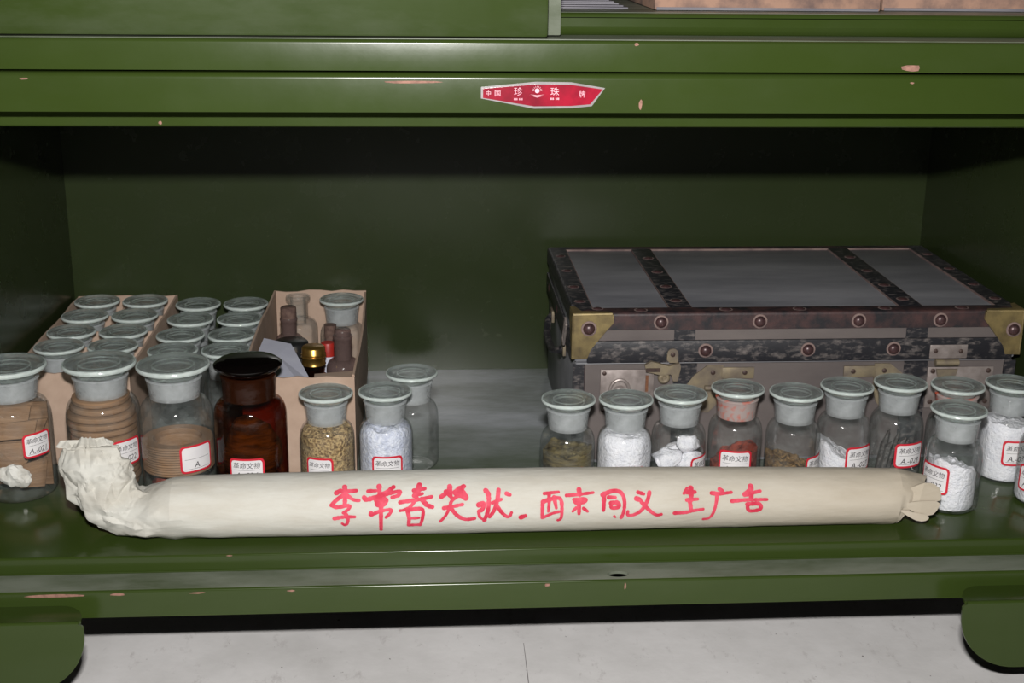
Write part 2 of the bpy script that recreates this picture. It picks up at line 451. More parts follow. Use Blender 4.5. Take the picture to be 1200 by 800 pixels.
foot(-1, .1140, -.0250, -.055)
foot(1, .7705, -.0255, -.055)
# name plate riveted to the rail
def rail_pt(x, z): return (x, z)
hexo = [(.4030, .3575), (.4030, .3500), (.4390, .3432), (.4650, .3436), (.4785, .3450), (.4872, .3572), (.4640, .3610), (.4400, .3612)]
cx, cz = .4425, .3522
hexi = [(cx + (x - cx) * .965, cz + (z - cz) * .82) for x, z in hexo]
npl = MB().prism(hexo, 'y', -.0297, -.0288).build('name_plate', 'plate_rim', cab, 0)
MB().prism(hexi, 'y', -.0300, -.0297).build('red_field', 'plate_red', npl, 0)
lt = MB()
def put_text(mb, body, x, z, h, y, sx=1.):
    vs, fs, w = text_of(body)
    mb.add([(x + a * h * sx, y, z + b * h) for a, b in vs], fs)
for ch, x, z, h in (('中', .4080, .3535, .0036), ('国', .4142, .3535, .0040), ('珍', .4282, .3548, .0056), ('珠', .4530, .3548, .0056), ('牌', .4716, .3530, .0044)):
    put_text(lt, ch, x, z, h, -.03015)
for x, z in ((.4265, .3497), (.4300, .3497), (.4512, .3500), (.4548, .3500)):      # small print, too small to read
    for k in range(3): lt.prism([(x - .0012 + k * .0009, z - .0007), (x - .0006 + k * .0009, z - .0007), (x - .0007 + k * .0009, z + .0007), (x - .0012 + k * .0009, z + .0005)], 'y', -.0302, -.0300)
# little pearl-and-rays emblem in the middle
lt.prism([(.4410 + .0016 * math.cos(2 * PI * i / 14), .3553 + .0016 * math.sin(2 * PI * i / 14)) for i in range(14)], 'y', -.03035, -.0300)
for i in range(9):
    a = PI * (i / 8.0) ; c, s_ = math.cos(a), math.sin(a)
    lt.prism([(.4410 + .0023 * c - .0002 * s_, .3553 + .0023 * s_ + .0002 * c), (.4410 + .0036 * c, .3553 + .0036 * s_), (.4410 + .0023 * c + .0002 * s_, .3553 + .0023 * s_ - .0002 * c)], 'y', -.0303, -.0300)
for k, dz in enumerate((-.0024, -.0033)):
    lt.prism([(.4360 + k * .001, .3553 + dz), (.4410, .3553 + dz - .0012), (.4460 - k * .001, .3553 + dz), (.4410, .3553 + dz - .0007)], 'y', -.0303, -.0300)
lt.build('lettering', 'printed', npl, 0)
# chips where the enamel is gone
def chip(x, z, w, h, y, seed, parent=cab, dz=.0002):
    rnd = random.Random(seed); n = 9
    P = []
    for i in range(n):
        a = 2 * PI * i / n; k = .65 + .35 * rnd.random()
        P.append((x + w / 2 * math.cos(a) * k, z + h / 2 * math.sin(a) * k))
    MB().prism(P, 'y', y - dz, y + .0001).build('paint_chip', 'primer', parent, 0)
for i, (x, z, w, h, y) in enumerate([(.356, .3607, .046, .0022, -.0288), (.512, .3460, .0030, .0080, -.0288), (.102, .3620, .006, .0016, -.0288), (.700, .3612, .004, .0015, -.0288),
        (.088, -.0166, .060, .0030, -.0288), (.134, -.0168, .012, .0024, -.0288), (.192, -.0168, .014, .0016, -.0288), (.262, -.0168, .008, .0018, -.0288), (.455, -.0166, .005, .0030, -.0288), (.515, -.0190, .0020, .0070, -.0288), (.030, -.0168, .03, .003, -.0288),
        (.183, .3290, .003, .0030, 0), (.213, -.0010, .006, .0012, 0)]):
    chip(x, z, w, h, y, i)

# ================================================================ upper cabinet with sliding doors
ub = thing('sliding_door_cabinet', 'green steel cabinet with sliding doors stacked above the open compartment', 'cabinet', (.45, .2, .3668))
MB().prism([(-.0278, .3680)] + arc(-.0250, .3857, .0028, 180, 90, 5) + [(.014, .3885)] + [(.020 - .006 * math.cos(math.radians(a)), .3945 - .006 * math.sin(math.radians(a))) for a in (60, 30, 0)][::1] + [(.0145, .3945), (.0145, .4010)] + arc(.0180, .4005, .0035, 180, 90, 4) + [(.022, .3680)], 'x', XL, XR).build('bottom_rail', 'paint', ub)
MB().box(XL, XR, -.0245, .0138, .3880, .3889).build('track_ledge', 'paint_dusty', ub)
MB().box(XL, XR, .022, .45, .3668, .4040).build('shelf', 'paint_dusty', ub)
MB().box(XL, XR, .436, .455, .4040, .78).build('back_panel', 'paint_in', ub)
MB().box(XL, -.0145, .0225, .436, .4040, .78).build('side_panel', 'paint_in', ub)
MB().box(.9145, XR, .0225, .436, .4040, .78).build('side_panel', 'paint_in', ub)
MB().box(XL, XR, -.0278, .455, .78, .80).build('top_panel', 'paint', ub)
MB().rbox(-.040, .4490, -.0180, -.0060, .3893, .779, .0022).build('sliding_door', 'paint_door', ub)
MB().rbox(.02, .4590, -.0040, .0080, .3897, .779, .0012).build('sliding_door', 'paint_dusty', ub)
chip(.6985, .3712, .015, .0060, -.0278, 40, ub); chip(.063, .3700, .004, .0020, -.0278, 41, ub); chip(.508, .3862, .0035, .0030, -.0278, 42, ub)

def carton(name, label, x0, x1, y0, y1, z0, h, t=.002, mat='card', seed=1, bow=0.):
    th = thing(name, label, 'carton', ((x0 + x1) / 2, (y0 + y1) / 2, z0))
    rnd = random.Random(seed)
    MB().box(x0, x1, y0, y1, z0, z0 + t).build('base', mat, th)
    def wall(a, b, thick_dir):
        n = 9; vs = []; fs = []
        for i in range(n):
            u = i / (n - 1); x = a[0] + (b[0] - a[0]) * u; y = a[1] + (b[1] - a[1]) * u
            sag = math.sin(PI * u)
            ox, oy = thick_dir[0] * bow * sag, thick_dir[1] * bow * sag
            zt = z0 + h + (rnd.random() - .5) * .0025
            for k in (0, 1):
                for z in (z0 + t, zt):
                    f = 1 if z > z0 + t else .3
                    vs.append((x - thick_dir[0] * t * k + ox * f, y - thick_dir[1] * t * k + oy * f, z))
        for i in range(n - 1):
            o = i * 4; p = o + 4
            fs += [(o, p, p + 1, o + 1), (o + 2, o + 3, p + 3, p + 2), (o + 1, p + 1, p + 3, o + 3), (o, o + 2, p + 2, p)]
        fs += [(0, 1, 3, 2), (4 * n - 4, 4 * n - 2, 4 * n - 1, 4 * n - 3)]
        MB().add(vs, fs).build('wall', mat, th)
    wall((x0, y0 + t), (x0, y1 - t), (-1, 0)); wall((x1, y0 + t), (x1, y1 - t), (1, 0))
    wall((x0, y0), (x1, y0), (0, -1)); wall((x0, y1), (x1, y1), (0, 1))
    return th

# boxes and papers standing on the upper shelf
MB_ = MB
def lidded_box(label, x0, x1, y0, y1, z0, z1):
    th = thing('document_box', label, 'box', ((x0 + x1) / 2, (y0 + y1) / 2, z0), 'old boxes on the upper shelf')
    MB().rbox(x0, x1, y0, y1, z0, z1 - .03, .0012).build('body', 'oldbox', th)
    MB().rbox(x0 - .002, x1 + .002, y0 - .002, y1 + .002, z1 - .0299, z1, .0012).build('lid', 'oldbox', th)
    MB().box(x0 + .0015, x1 - .0015, y0 - .0006, y0 + .001, z0 + .0002, z0 + .0022).build('bottom_edge', 'greystack', th)
lidded_box('stained brown cardboard box on the upper shelf, nearer the sliding door', .532, .699, .047, .29, .4042, .52)
lidded_box('stained pinkish brown cardboard box at the right end of the upper shelf', .704, .890, .058, .29, .4042, .53)
ps = thing('paper_stack', 'thin stack of grey papers on the upper shelf beside the sliding door', 'papers', (.487, .14, .4042))
for k in range(5):
    MB().box(.4630 + .002 * (k % 2), .5150 - .003 * k, .062 + .004 * k, .22, .4042 + .0012 * k, .4042 + .0012 * k + .0009).build('sheet', 'greystack', ps)

# ================================================================ bottles
SMALL = dict(R=.0231, Rn=.0163, Rt=.0180, zs=.0500, zn=.0615, zl=.0790, H=.088, Rl=.0218, tl=.0048)
BIG = dict(R=.0303, Rn=.0206, Rt=.0226, zs=.0700, zn=.0850, zl=.1020, H=.114, Rl=.0290, tl=.0064)
AMB = dict(R=.0301, Rn=.0215, Rt=.0228, zs=.0730, zn=.0850, zl=.1060, H=.118, Rl=.0282, tl=.0085)
CACHE = {}
def bottle_meshes(d, key, gm, nm, lm, pm):
    k = (key, gm, nm, lm)
    if k in CACHE: return CACHE[k]
    R, Rn, Rt, zs, zn, zl, H, Rl, tl = [d[x] for x in ('R', 'Rn', 'Rt', 'zs', 'zn', 'zl', 'H', 'Rl', 'tl')]
    b = .006
    body = [(0, .0022), (R * .55, .0016), (R - b, 0)] + [(R - b + b * math.sin(math.radians(a)), b - b * math.cos(math.radians(a))) for a in (25, 50, 75, 90)]
    body += [(R, zs * .5), (R, zs - .004)]
    # broad rounded shoulder
    for i in range(1, 8):
        a = math.radians(90 * i / 7)
        body.append((Rn + .0012 + (R - Rn - .0012) * math.cos(a), zs - .004 + (zn - zs + .002) * math.sin(a)))
    body += [(Rn, zn)]
    neck = [(Rn, zn), (Rn + .0002, zn + .002), (Rn * .55 + Rt * .45, (zn + zl) / 2), (Rt, zl - .002), (Rt + .0006, zl - .0008), (Rt, zl), (Rt - .0022, zl), (Rn - .0022, zn + .001)]
    zt = H - tl
    lid = [(0, H - .0012), (Rl * .45, H - .0012), (Rl * .62, H - .0004), (Rl - .0014, H)] + [(Rl - .0014 + .0014 * math.sin(math.radians(a)), H - tl * .38 + tl * .38 * math.cos(math.radians(a))) for a in (40, 80)]
    lid += [(Rl - .0003, H - tl * .62), (Rl - .0022, H - tl * .86), (Rt - .0012, zt), (Rt - .0030, zl + .0002), (Rt - .0060, zl + .0008), (0, zl + .0020)]
    rim_glint = [(Rl + .0002 + .0009 * math.cos(2 * PI * i / 8), H - tl * .45 + tl * .30 * math.sin(2 * PI * i / 8)) for i in range(9)]  # pale ring: the bright line on the lid's edge, put in as colour
    plug = [(Rt - .0030, zl), (Rn - .0030, zn + .002), (Rn - .0044, zn + .0015), (Rt - .0046, zl - .001)]
    if lm == 'amber_lid':
        lid = [(0, H)] + [(Rl * .6, H - .0004), (Rl * .88, H - .0014), (Rl, H - .0040), (Rl - .0002, H - .0058), (Rl - .0035, H - tl), (Rt - .002, zl + .0002), (0, zl + .0002)]
    ms = (MB().lathe(body, 44).mesh('body', gm, 60), MB().lathe(neck, 44).mesh('neck', nm, 60), MB().lathe(lid, 44).mesh('stopper', lm, 50), MB().lathe(plug, 36).mesh('plug', pm, 60), MB().lathe(rim_glint, 44).lathe([(Rl * .60 + .0007 * math.cos(2 * PI * i / 6), H - tl * .95 + .0007 * math.sin(2 * PI * i / 6)) for i in range(7)], 36).mesh('rim', 'rim', 60))  # last mesh adds an inner pale ring, a painted highlight seen through the lid
    CACHE[k] = ms
    return ms

def cyl_pt(rr, u, z): return (rr * math.sin(u / rr), -rr * math.cos(u / rr), z)
def label_meshes(R, w, h, l1, l2):
    k = ('label', R, w, h, l1, l2)
    if k in CACHE: return CACHE[k]
    def patch(rr, w, h, c):
        us = sorted(set([-w / 2, -w / 2 + c * .35, -w / 2 + c, w / 2 - c, w / 2 - c * .35, w / 2] + [-w / 2 + c + (w - 2 * c) * i / 10 for i in range(11)]))
        vs, fs = [], []
        for u in us:
            e = max(0, abs(u) - (w / 2 - c)); v = h / 2 - c * (1 - math.sqrt(max(0, 1 - (e / c) ** 2))) * .9
            vs += [cyl_pt(rr, u, -v), cyl_pt(rr, u, v)]
        for i in range(len(us) - 1): fs.append((2 * i, 2 * i + 2, 2 * i + 3, 2 * i + 1))
        return MB().add(vs, fs)
    m1 = patch(R + .0003, w, h, .0035).mesh('label', 'lred', 40)
    m2 = patch(R + .00045, w - .0034, h - .0034, .0026).mesh('paper_panel', 'lwhite', 40)
    t = MB(); rr = R + .00056
    for body, zc, hh, wm in ((l1, h * .20, .0056, w * .76), (l2, -h * .22, .0048, w * .62)):
        if not body: continue
        vs, fs, wd = text_of(body); hh = min(hh, wm / wd)
        t.add([cyl_pt(rr, (a + .18 * b) * hh, zc + b * hh) for a, b in vs], fs)
    for zc in (.0, -h * .40 + .001):
        n = 12; ww = w - .0075
        vs = [];
        for i in range(n + 1):
            u = -ww / 2 + ww * i / n; vs += [cyl_pt(rr, u, zc - .00012), cyl_pt(rr, u, zc + .00012)]
        t.add(vs, [(2 * i, 2 * i + 2, 2 * i + 3, 2 * i + 1) for i in range(n)])
    m3 = t.mesh('handwriting', 'pen', 0)
    CACHE[k] = (m1, m2, m3)
    return CACHE[k]

def bottle(name, label, d, key, x, y, rot=0, z=0, gm='glass', nm='ground', lm='lid', pm='plug', lab=None, group=None, lift=0, tilt=(0, 0), lidrot=0):
    o = thing(name, label, 'bottle', (x, y, z), group)
    o.rotation_euler = (tilt[0], tilt[1], 0)
    mb_, mn, ml, mp, mr_ = bottle_meshes(d, key, gm, nm, lm, pm)
    link('body', mb_, o); link('neck', mn, o)
    s = link('stopper', ml, o)
    pl = link('plug', mp, s)
    if lm == 'lid': link('rim', mr_, s)
    if lidrot:
        s.location = (0, 0, 0); s.rotation_euler = (lidrot * .3, lidrot, 0)
    if lab:
        ang, zc, w, h, l1, l2 = lab[:6]
        ms = label_meshes(d['R'], w, h, l1, l2)
        L = link('label', ms[0], o); L.location = (0, 0, zc); L.rotation_euler = (0, 0, math.radians(ang))
        if len(lab) > 6:   # pasted on askew
            L.rotation_euler = (0, 0, math.radians(ang))
        link('paper_panel', ms[1], L); link('handwriting', ms[2], L)
    return o

def inner_r(d, z):
    R = d['R'] - .0007
    if z < .006: return R - .004 * (1 - z / .006) ** 2
    if z < d['zs'] - .004: return R
    k = min(1, (z - d['zs'] + .004) / (d['zn'] - d['zs'] + .002))
    return d['Rn'] - .002 + (R - d['Rn'] + .002) * math.sqrt(max(0, 1 - k * k))
def fill(name, mat, label, cat, d, x, y, ztop, seed=0, slope=(0, 0), rough=.0012, z0=.0028, shrink=1., group=None, flat=.0):
    """loose contents that take the inside shape of the bottle, with an uneven top"""
    seg, nr, nz = 40, 9, 12
    vs, fs = [], []
    def top(px, py):
        n = noise.noise(Vector((px * 260 + seed * 7, py * 260, seed))) * rough * 1.6 + noise.noise(Vector((px * 90, py * 90 + seed * 3, seed * 2.))) * rough * 2.2
        return max(z0 + .001, ztop + slope[0] * px + slope[1] * py + n)
    cols = []
    for i in range(seg):
        a = 2 * PI * i / seg; ca, sa = math.cos(a), math.sin(a); col = []
        zt = top(d['R'] * .8 * ca, d['R'] * .8 * sa)
        for k in range(nz + 1):
            z = z0 + (zt - z0) * k / nz
            r = inner_r(d, z) * shrink * (1 - .02 * (.5 + .5 * noise.noise(Vector((ca * 3, sa * 3, z * 160 + seed)))))
            col.append(len(vs)); vs.append((x + r * ca, y + r * sa, z))
        rt = r
        for k in range(1, nr):
            r = rt * (1 - k / nr); col.append(len(vs)); vs.append((x + r * ca, y + r * sa, top(r * ca, r * sa)))
        cols.append(col)
    cb, ct = len(vs), len(vs) + 1
    vs += [(x, y, z0), (x, y, top(0, 0))]
    n = len(cols[0])
    for i in range(seg):
        A, B = cols[i], cols[(i + 1) % seg]
        fs.append((cb, B[0], A[0])); fs.append((A[-1], B[-1], ct))
        for k in range(n - 1): fs.append((A[k], B[k], B[k + 1], A[k + 1]))
    return solo(name, MB().add(vs, fs), mat, label, cat, (x, y, z0), group, 'stuff', 70)

def lump(name, mat, label, cat, c, s, seed, group=None, sub=3, rough=.35, rot=0, freq=1.4, flat=0):
    bm = bmesh.new(); bmesh.ops.create_icosphere(bm, subdivisions=sub, radius=1)
    zmin = 1e9
    for v in bm.verts:
        p = v.co.copy()
        k = 1 + rough * noise.noise(p * freq + Vector((seed * 3.1, seed, 0))) + rough * .4 * noise.noise(p * freq * 2.7 + Vector((seed, 0, 9)))
        v.co = Vector((p.x * k * s[0], p.y * k * s[1], p.z * k * s[2])); v.co.rotate(Matrix.Rotation(rot, 3, 'Y'))
        zmin = min(zmin, v.co.z)
    bm.verts.index_update()
    mb = MB(); mb.add([(v.co.x + c[0], v.co.y + c[1], v.co.z - zmin + c[2]) for v in bm.verts], [[v.index for v in f.verts] for f in bm.faces]); bm.free()
    return solo(name, mb, mat, label, cat, c, group, None, flat or 60)

T1 = '革命文物'
G1, G2, G3 = 'large bottles standing at the left', 'small bottles beside the brown carton', 'row of small bottles in front of the trunk'
# --- large bottles at the left
bottle('reagent_bottle', 'large clear stoppered bottle at the left edge, holding folded brown paper and a white stone', BIG, 'big', .0225, .128, lab=(50, .050, .026, .021, T1, 'A.-021'), group=G1)
bottle('reagent_bottle', 'large clear stoppered bottle filled with layered brown paper behind the crumpled paper end', BIG, 'big', .0945, .133, lab=(48, .040, .027, .023, T1, 'A.-022'), group=G1)
bottle('reagent_bottle', 'large clear stoppered bottle with a brown fibre band inside, left of the amber bottle', BIG, 'big', .1560, .126, lab=(40, .038, .030, .024, '', 'A.'), group=G1)
bottle('amber_bottle', 'large dark amber glass bottle with a near black stopper', AMB, 'amb', .2180, .121, gm='amber', nm='amber_neck', lm='amber_lid', pm='amber_lid', lab=(-2, .031, .0295, .020, T1, 'A.-024'), group=G1)
# --- small bottles by the second carton
bottle('reagent_bottle', 'small clear stoppered bottle full of tan grain beside the amber bottle', SMALL, 's', .2810, .1235, lab=(-14, .026, .0240, .021, T1, 'A.-019'), group=G2)
bottle('reagent_bottle', 'small clear stoppered bottle full of bluish white crystals', SMALL, 's', .3305, .1255, lab=(4, .026, .0270, .021, T1, 'A.-028'), group=G2)
bottle('reagent_bottle', 'small clear unlabelled stoppered bottle behind the bluish crystals bottle', SMALL, 's', .3525, .1735, group=G2)
# --- right row
RR = [(.4830, .1010, 'small clear bottle with brown green herb, leftmost of the row before the trunk', (0, .0235, .0275, .021, T1, 'A.-025'), 'ground'),
      (.5310, .0990, 'small clear bottle full of white powder, second from the left before the trunk', (4, .0235, .0285, .021, T1, 'A.-026'), 'ground'),
      (.5790, .1100, 'small clear bottle holding white lumps, its label turned to the right', (52, .0250, .0285, .023, T1, 'A.-029'), 'ground'),
      (.6310, .1230, 'small clear bottle with an orange stained neck', (-10, .0260, .0290, .023, T1, 'A.-030'), 'ground_red'),
      (.6785, .1110, 'small clear bottle with brown gravel at the bottom', (50, .0245, .0285, .021, T1, 'A.-031'), 'ground'),
      (.7270, .1250, 'small clear bottle with a white mass against its left side', (26, .0270, .0290, .023, T1, 'A.-027'), 'ground'),
      (.7765, .1320, 'small clear bottle with a few dark slivers, behind the right end of the roll', (18, .0270, .0300, .0225, T1, 'A.-028'), 'ground'),
      (.8240, .1230, 'small clear bottle with a reddish neck half hidden behind another bottle', None, 'ground_red'),
      (.8020, .0650, 'small clear bottle of heaped white powder at the right end of the paper roll', (-62, .0300, .0285, .024, T1, 'A.-032'), 'ground'),
      (.8740, .1260, 'small clear bottle with white crystals near the right wall, label facing forward', (6, .0300, .0290, .023, T1, 'A.-033'), 'ground'),
      (.8855, .0715, 'small clear bottle cut off by the right edge of the picture', (-48, .0250, .0285, .023, T1, 'A.-034'), 'ground')]
for k, (x, y, lb, la, nm) in enumerate(RR):
    bottle('reagent_bottle', lb, SMALL, 's', x, y, nm=nm, lab=la, group=G3)
# --- loose bottles between the cartons, and those in the first carton
rows = ['row nearest the back panel', 'second row from the back panel', 'third row from the back panel', 'row nearest the large bottles']
for j, xs in enumerate((.1330, .1815)):
    for i, y in enumerate((.4000, .3450, .2920, .2440)):
        bottle('reagent_bottle', 'small stoppered bottle between the cartons, %s column, %s' % (('left', 'right')[j], rows[i]), SMALL, 's', xs + .001 * (i % 2), y, group='loose bottles between the cartons', tilt=(0, 0))
for j, xs in enumerate((.0300, .0785)):
    for i, y in enumerate((.4060, .3530, .2990, .2530)):
        bottle('reagent_bottle', 'small stoppered bottle in the divided carton, %s column, %s' % (('left', 'right')[j], rows[i]), SMALL, 's', xs, y, z=.0022, group='bottles in the divided carton', nm='ground')

# --- what the bottles hold
fill('grain', 'seed', 'tan grain filling the small bottle beside the amber bottle', 'grain', SMALL, .2810, .1235, .0560, 3, (.02, .1), .0022)
fill('crystals', 'bluepowder', 'bluish white crystals filling a small bottle', 'crystals', SMALL, .3305, .1255, .0580, 4, (0, 0), .0016)
fill('herb', 'herb', 'brown green chopped herb in the leftmost small bottle before the trunk', 'herb', SMALL, .4830, .1010, .0420, 5, (.05, 0), .0022, shrink=.93)
fill('powder', 'powder', 'white powder filling the second bottle of the row before the trunk', 'powder', SMALL, .5310, .0990, .0585, 6, (-.04, .05), .0010)
fill('gravel', 'gravel', 'brown gravel in the bottom of a small bottle', 'gravel', SMALL, .6785, .1110, .0235, 8, (-.25, 0), .0026)
fill('powder', 'powder', 'white mass caked to the left side of a small bottle', 'powder', SMALL, .7270, .1250, .0250, 9, (-.75, 0), .0014)
fill('powder', 'powder', 'heaped white powder in the bottle at the end of the paper roll', 'powder', SMALL, .8020, .0650, .0390, 10, (-.35, -.2), .0022, shrink=.88)
fill('crystals', 'powder', 'white crystals in the bottle near the right wall', 'crystals', SMALL, .8740, .1260, .0530, 11, (-.1, 0), .0014, shrink=.98)
fill('powder', 'powder', 'white powder in the bottle cut off at the right edge', 'powder', SMALL, .8855, .0715, .0180, 12, (0, 0), .0015)
fill('powder', 'powder', 'white powder filling the front left bottle of the divided carton', 'powder', SMALL, .0300, .2530, .0600, 13, (0, 0), .0010, z0=.0050)
fill('herb', 'redbrown', 'red brown lump lying in the bottle with the stained neck', 'lump', SMALL, .6310, .1230, .0260, 14, (.5, 0), .0030, shrink=.9)
gl = 'white lumps in the third bottle of the right row'
for k, (dx, dy, z, s) in enumerate([(-.011, -.006, .0030, .0092), (.006, -.010, .0030, .0098), (-.002, .009, .0030, .0100), (.0125, .004, .004, .0072), (-.0095, -.006, .0180, .0118), (.0085, -.007, .0190, .0112), (.001, .009, .0200, .0105), (.0075, -.006, .0350, .0095)]):
    lump('lump', 'stone' if k == 99 else 'powder', ['white lump at the bottom left of the lump bottle', 'white lump at the bottom front of the lump bottle', 'white lump at the bottom back of the lump bottle', 'small white lump at the bottom right of the lump bottle', 'white lump at upper left in the lump bottle', 'white lump at upper right in the lump bottle', 'white lump at upper back in the lump bottle', 'small white lump topping the pile in the lump bottle'][k], 'lump', (.5790 + dx, .1100 + dy, z), (s, s * .85, s * .82), 20 + k, gl, 3, .35)
for k in range(5):
    a = k * 1.3; x, y = .7765 + .009 * math.cos(a), .1320 + .007 * math.sin(a)
    mb = MB().tube([(x - .004, y, .004), (x, y + .001, .020 + .003 * k), (x + .003, y - .001, .034 + .004 * (k % 3))], [.0028, .0034, .0008], 6)
    solo('sliver', mb, 'darkbits', ['leftmost', 'tallest', 'rear', 'short', 'rightmost'][k] + ' dark dried sliver in the bottle behind the roll end', 'sliver', (x, y, .003), 'dark slivers in one bottle')
# big bottle 1: folded brown paper leaning, a white stone
def slab(pts, n, t):
    n = Vector(n).normalized() * t; a = [Vector(p) for p in pts]; k = len(a)
    return MB().add([tuple(p) for p in a] + [tuple(p + n) for p in a], [tuple(range(k - 1, -1, -1)), tuple(range(k, 2 * k))] + [(i, (i + 1) % k, k + (i + 1) % k, k + i) for i in range(k)])
bx, by = .0225, .128
folds = [('broad rear sheet', [(-.026, .006, .004), (.026, .004, .004), (.026, .006, .078), (-.026, .008, .076)], (0, 1, 0)),
         ('middle sheet', [(-.028, -.002, .028), (.014, -.008, .034), (.028, -.003, .066), (-.022, -.001, .062)], (.1, 1, .2)),
         ('front flap', [(-.027, -.012, .020), (.006, -.015, .026), (.026, -.008, .048), (-.016, -.012, .047)], (.1, 1, .3)),
         ('upper strip', [(-.024, -.014, .050), (.020, -.018, .055), (.022, -.012, .068), (-.022, -.011, .064)], (0, 1, .3)),
         ('topmost strip', [(-.021, -.012, .064), (.016, -.015, .069), (.017, -.008, .079), (-.018, -.008, .077)], (0, 1, .4)),
         ('right hand flap', [(.006, -.022, .012), (.024, -.014, .010), (.027, -.010, .034), (.010, -.020, .032)], (-.3, 1, .1))]
for nm_, pts, n in folds:
    mb = slab([(bx + p[0], by + p[1], p[2]) for p in pts], n, .0016)
    solo('paper_fold', mb, 'card_dark', nm_ + ' of folded brown paper in the leftmost large bottle', 'paper', (bx, by, pts[0][2]), 'folded brown paper in a bottle', None, 0)
lump('white_stone', 'stone', 'rough white stone lying in the leftmost large bottle', 'stone', (bx + .003, by - .0215, .0120), (.0125, .0055, .0090), 51, None, 3, .5, .25, 1.8, 25)
# big bottle 2: a coil of brown corrugated paper, ridge above ridge
bx, by = .0945, .133
for k in range(13):
    z = .0045 + k * .0062; r = .0284 - .0004 * (k % 3) - max(0, k - 10) * .0022 - (.002 if k == 0 else 0)
    mb = MB().lathe([(0, z), (r - .003, z), (r - .0006, z + .0006), (r, z + .0026), (r - .0008, z + .0048), (r - .004, z + .0055), (0, z + .0055)], 36, (bx - .001, by, 0), lambda a, q, k=k: 1 + .02 * math.sin(3 * a + k))
    solo('paper_disc', mb, 'card_dark', '%s corrugated brown paper disc in the stack inside a large bottle' % ['lowest', 'second lowest', 'third lowest', 'fourth lowest', 'fifth lowest', 'sixth lowest', 'middle', 'sixth highest', 'fifth highest', 'fourth highest', 'third highest', 'second highest', 'topmost'][k], 'paper disc', (bx, by, z), 'corrugated paper discs in one bottle')
# big bottle 3: a wound fibre band and a red brown lump under it
bx, by = .1560, .126
prof = []
for k in range(12):
    z = .0225 + k * .0021; prof += [(.0288, z), (.0295, z + .0010)]
solo('fibre_band', MB().lathe([(.020, .0225)] + prof + [(.0288, .0480), (.020, .0480), (.020, .0225)], 40, (bx, by, 0)), 'card_dark', 'wound brown fibre band inside the large bottle left of the amber one', 'fibre band', (bx, by, .0225))
lump('redbrown_lump', 'redbrown', 'red brown lump under the fibre band in a large bottle', 'lump', (bx - .006, by - .010, .003), (.016, .011, .009), 61, None, 3, .3)
lump('amber_contents', 'herb', 'dark leafy contents seen through the amber bottle', 'herb', (.2180, .121, .004), (.024, .024, .030), 71, None, 3, .2)

# ================================================================ cartons
c1 = carton('divided_carton', 'brown board carton with dividers full of stoppered bottles, at the left wall', .0040, .1065, .1850, .4345, .0, .0860, seed=3)
MB().box(.0532, .0552, .1875, .4320, .0022, .078).build('divider', 'card', c1)
for y in (.3800, .3265, .2765):
    for a, b in ((.0062, .0530), (.0554, .1043)):
        MB().box(a, b, y - .0008, y + .0008, .0022, .080).build('divider', 'card', c1)
c2 = carton('open_carton', 'brown board carton of odd bottles behind the amber bottle', .2070, .3035, .1560, .4345, .0, .0900, seed=5, bow=.0025)
GC = 'odd bottles in the open carton'
# open round mouthed bottle
def vessel(name, label, x, y, prof, mat, parts=(), z=.0022, cat='bottle', group=GC):
    o = thing(name, label, cat, (x, y, z), group)
    link('body', MB().lathe(prof, 32).mesh('body', mat, 60), o)
    for nm, pf, mt in parts: link(nm, MB().lathe(pf, 32).mesh(nm, mt, 50), o)
    return o
def jar_prof(R, rn, zs, zn, zt, lip=.002):
    return [(0, .001), (R - .003, 0), (R, .003), (R, zs)] + [(rn + (R - rn) * math.cos(math.radians(a)), zs + (zn - zs) * math.sin(math.radians(a))) for a in (20, 45, 70, 90)] + [(rn, zt - .005), (rn + lip, zt - .004), (rn + lip + .0006, zt - .002), (rn + lip, zt), (rn - .002, zt), (rn - .002, zs + .005)]
vessel('open_bottle', 'clear glass bottle with an open round mouth at the back of the open carton', .2340, .4080, jar_prof(.0195, .0100, .056, .066, .090, .0022), 'glass')
bottle('reagent_bottle', 'small clear stoppered bottle at the back right of the open carton', SMALL, 's', .2790, .4070, z=.0022, group=GC)
vessel('corked_bottle', 'dusty brownish bottle with a dark cork at the back left of the open carton', .2275, .3700, jar_prof(.0150, .0078, .050, .060, .078, .0006), 'violet', [('cork', [(0, .062), (.0070, .062), (.0080, .078), (.0080, .088), (.0070, .089), (0, .089)], 'cork')])
vessel('corked_bottle', 'dusty violet bottle with a tall neck and stopper on the right of the open carton', .2850, .3080, jar_prof(.0165, .0088, .044, .054, .078, .0004), 'violet', [('cork', [(0, .060), (.0072, .060), (.0080, .078), (.0080, .083), (.0070, .084), (0, .084)], 'violet')])
vessel('gold_capped_jar', 'little amber jar with a gold screw cap in the open carton', .2580, .2900, jar_prof(.0135, .0098, .040, .045, .054, .0004), 'amber', [('cap', [(0, .0725), (.0100, .0725), (.0112, .0712), (.0112, .0660), (.0122, .0650), (.0110, .0640), (.0122, .0625), (.0112, .0610), (.0112, .0560), (.0118, .0550), (.0110, .0545), (0, .0545)], 'gold')])
vessel('cork_vial', 'tiny vial with a cork behind the violet bottle in the open carton', .2700, .3560, jar_prof(.0070, .0055, .046, .050, .060, .0003), 'glass', [('cork', [(0, .052), (.0050, .052), (.0062, .062), (.0062, .074), (0, .0745)], 'cork')])
vessel('red_capped_tube', 'tiny tube with a red cap in the open carton', .2690, .3290, jar_prof(.0068, .0050, .040, .044, .050, .0003), 'whitepaper', [('cap', [(0, .0645), (.0062, .0640), (.0070, .0625), (.0070, .0505), (0, .0505)], 'redcap')])
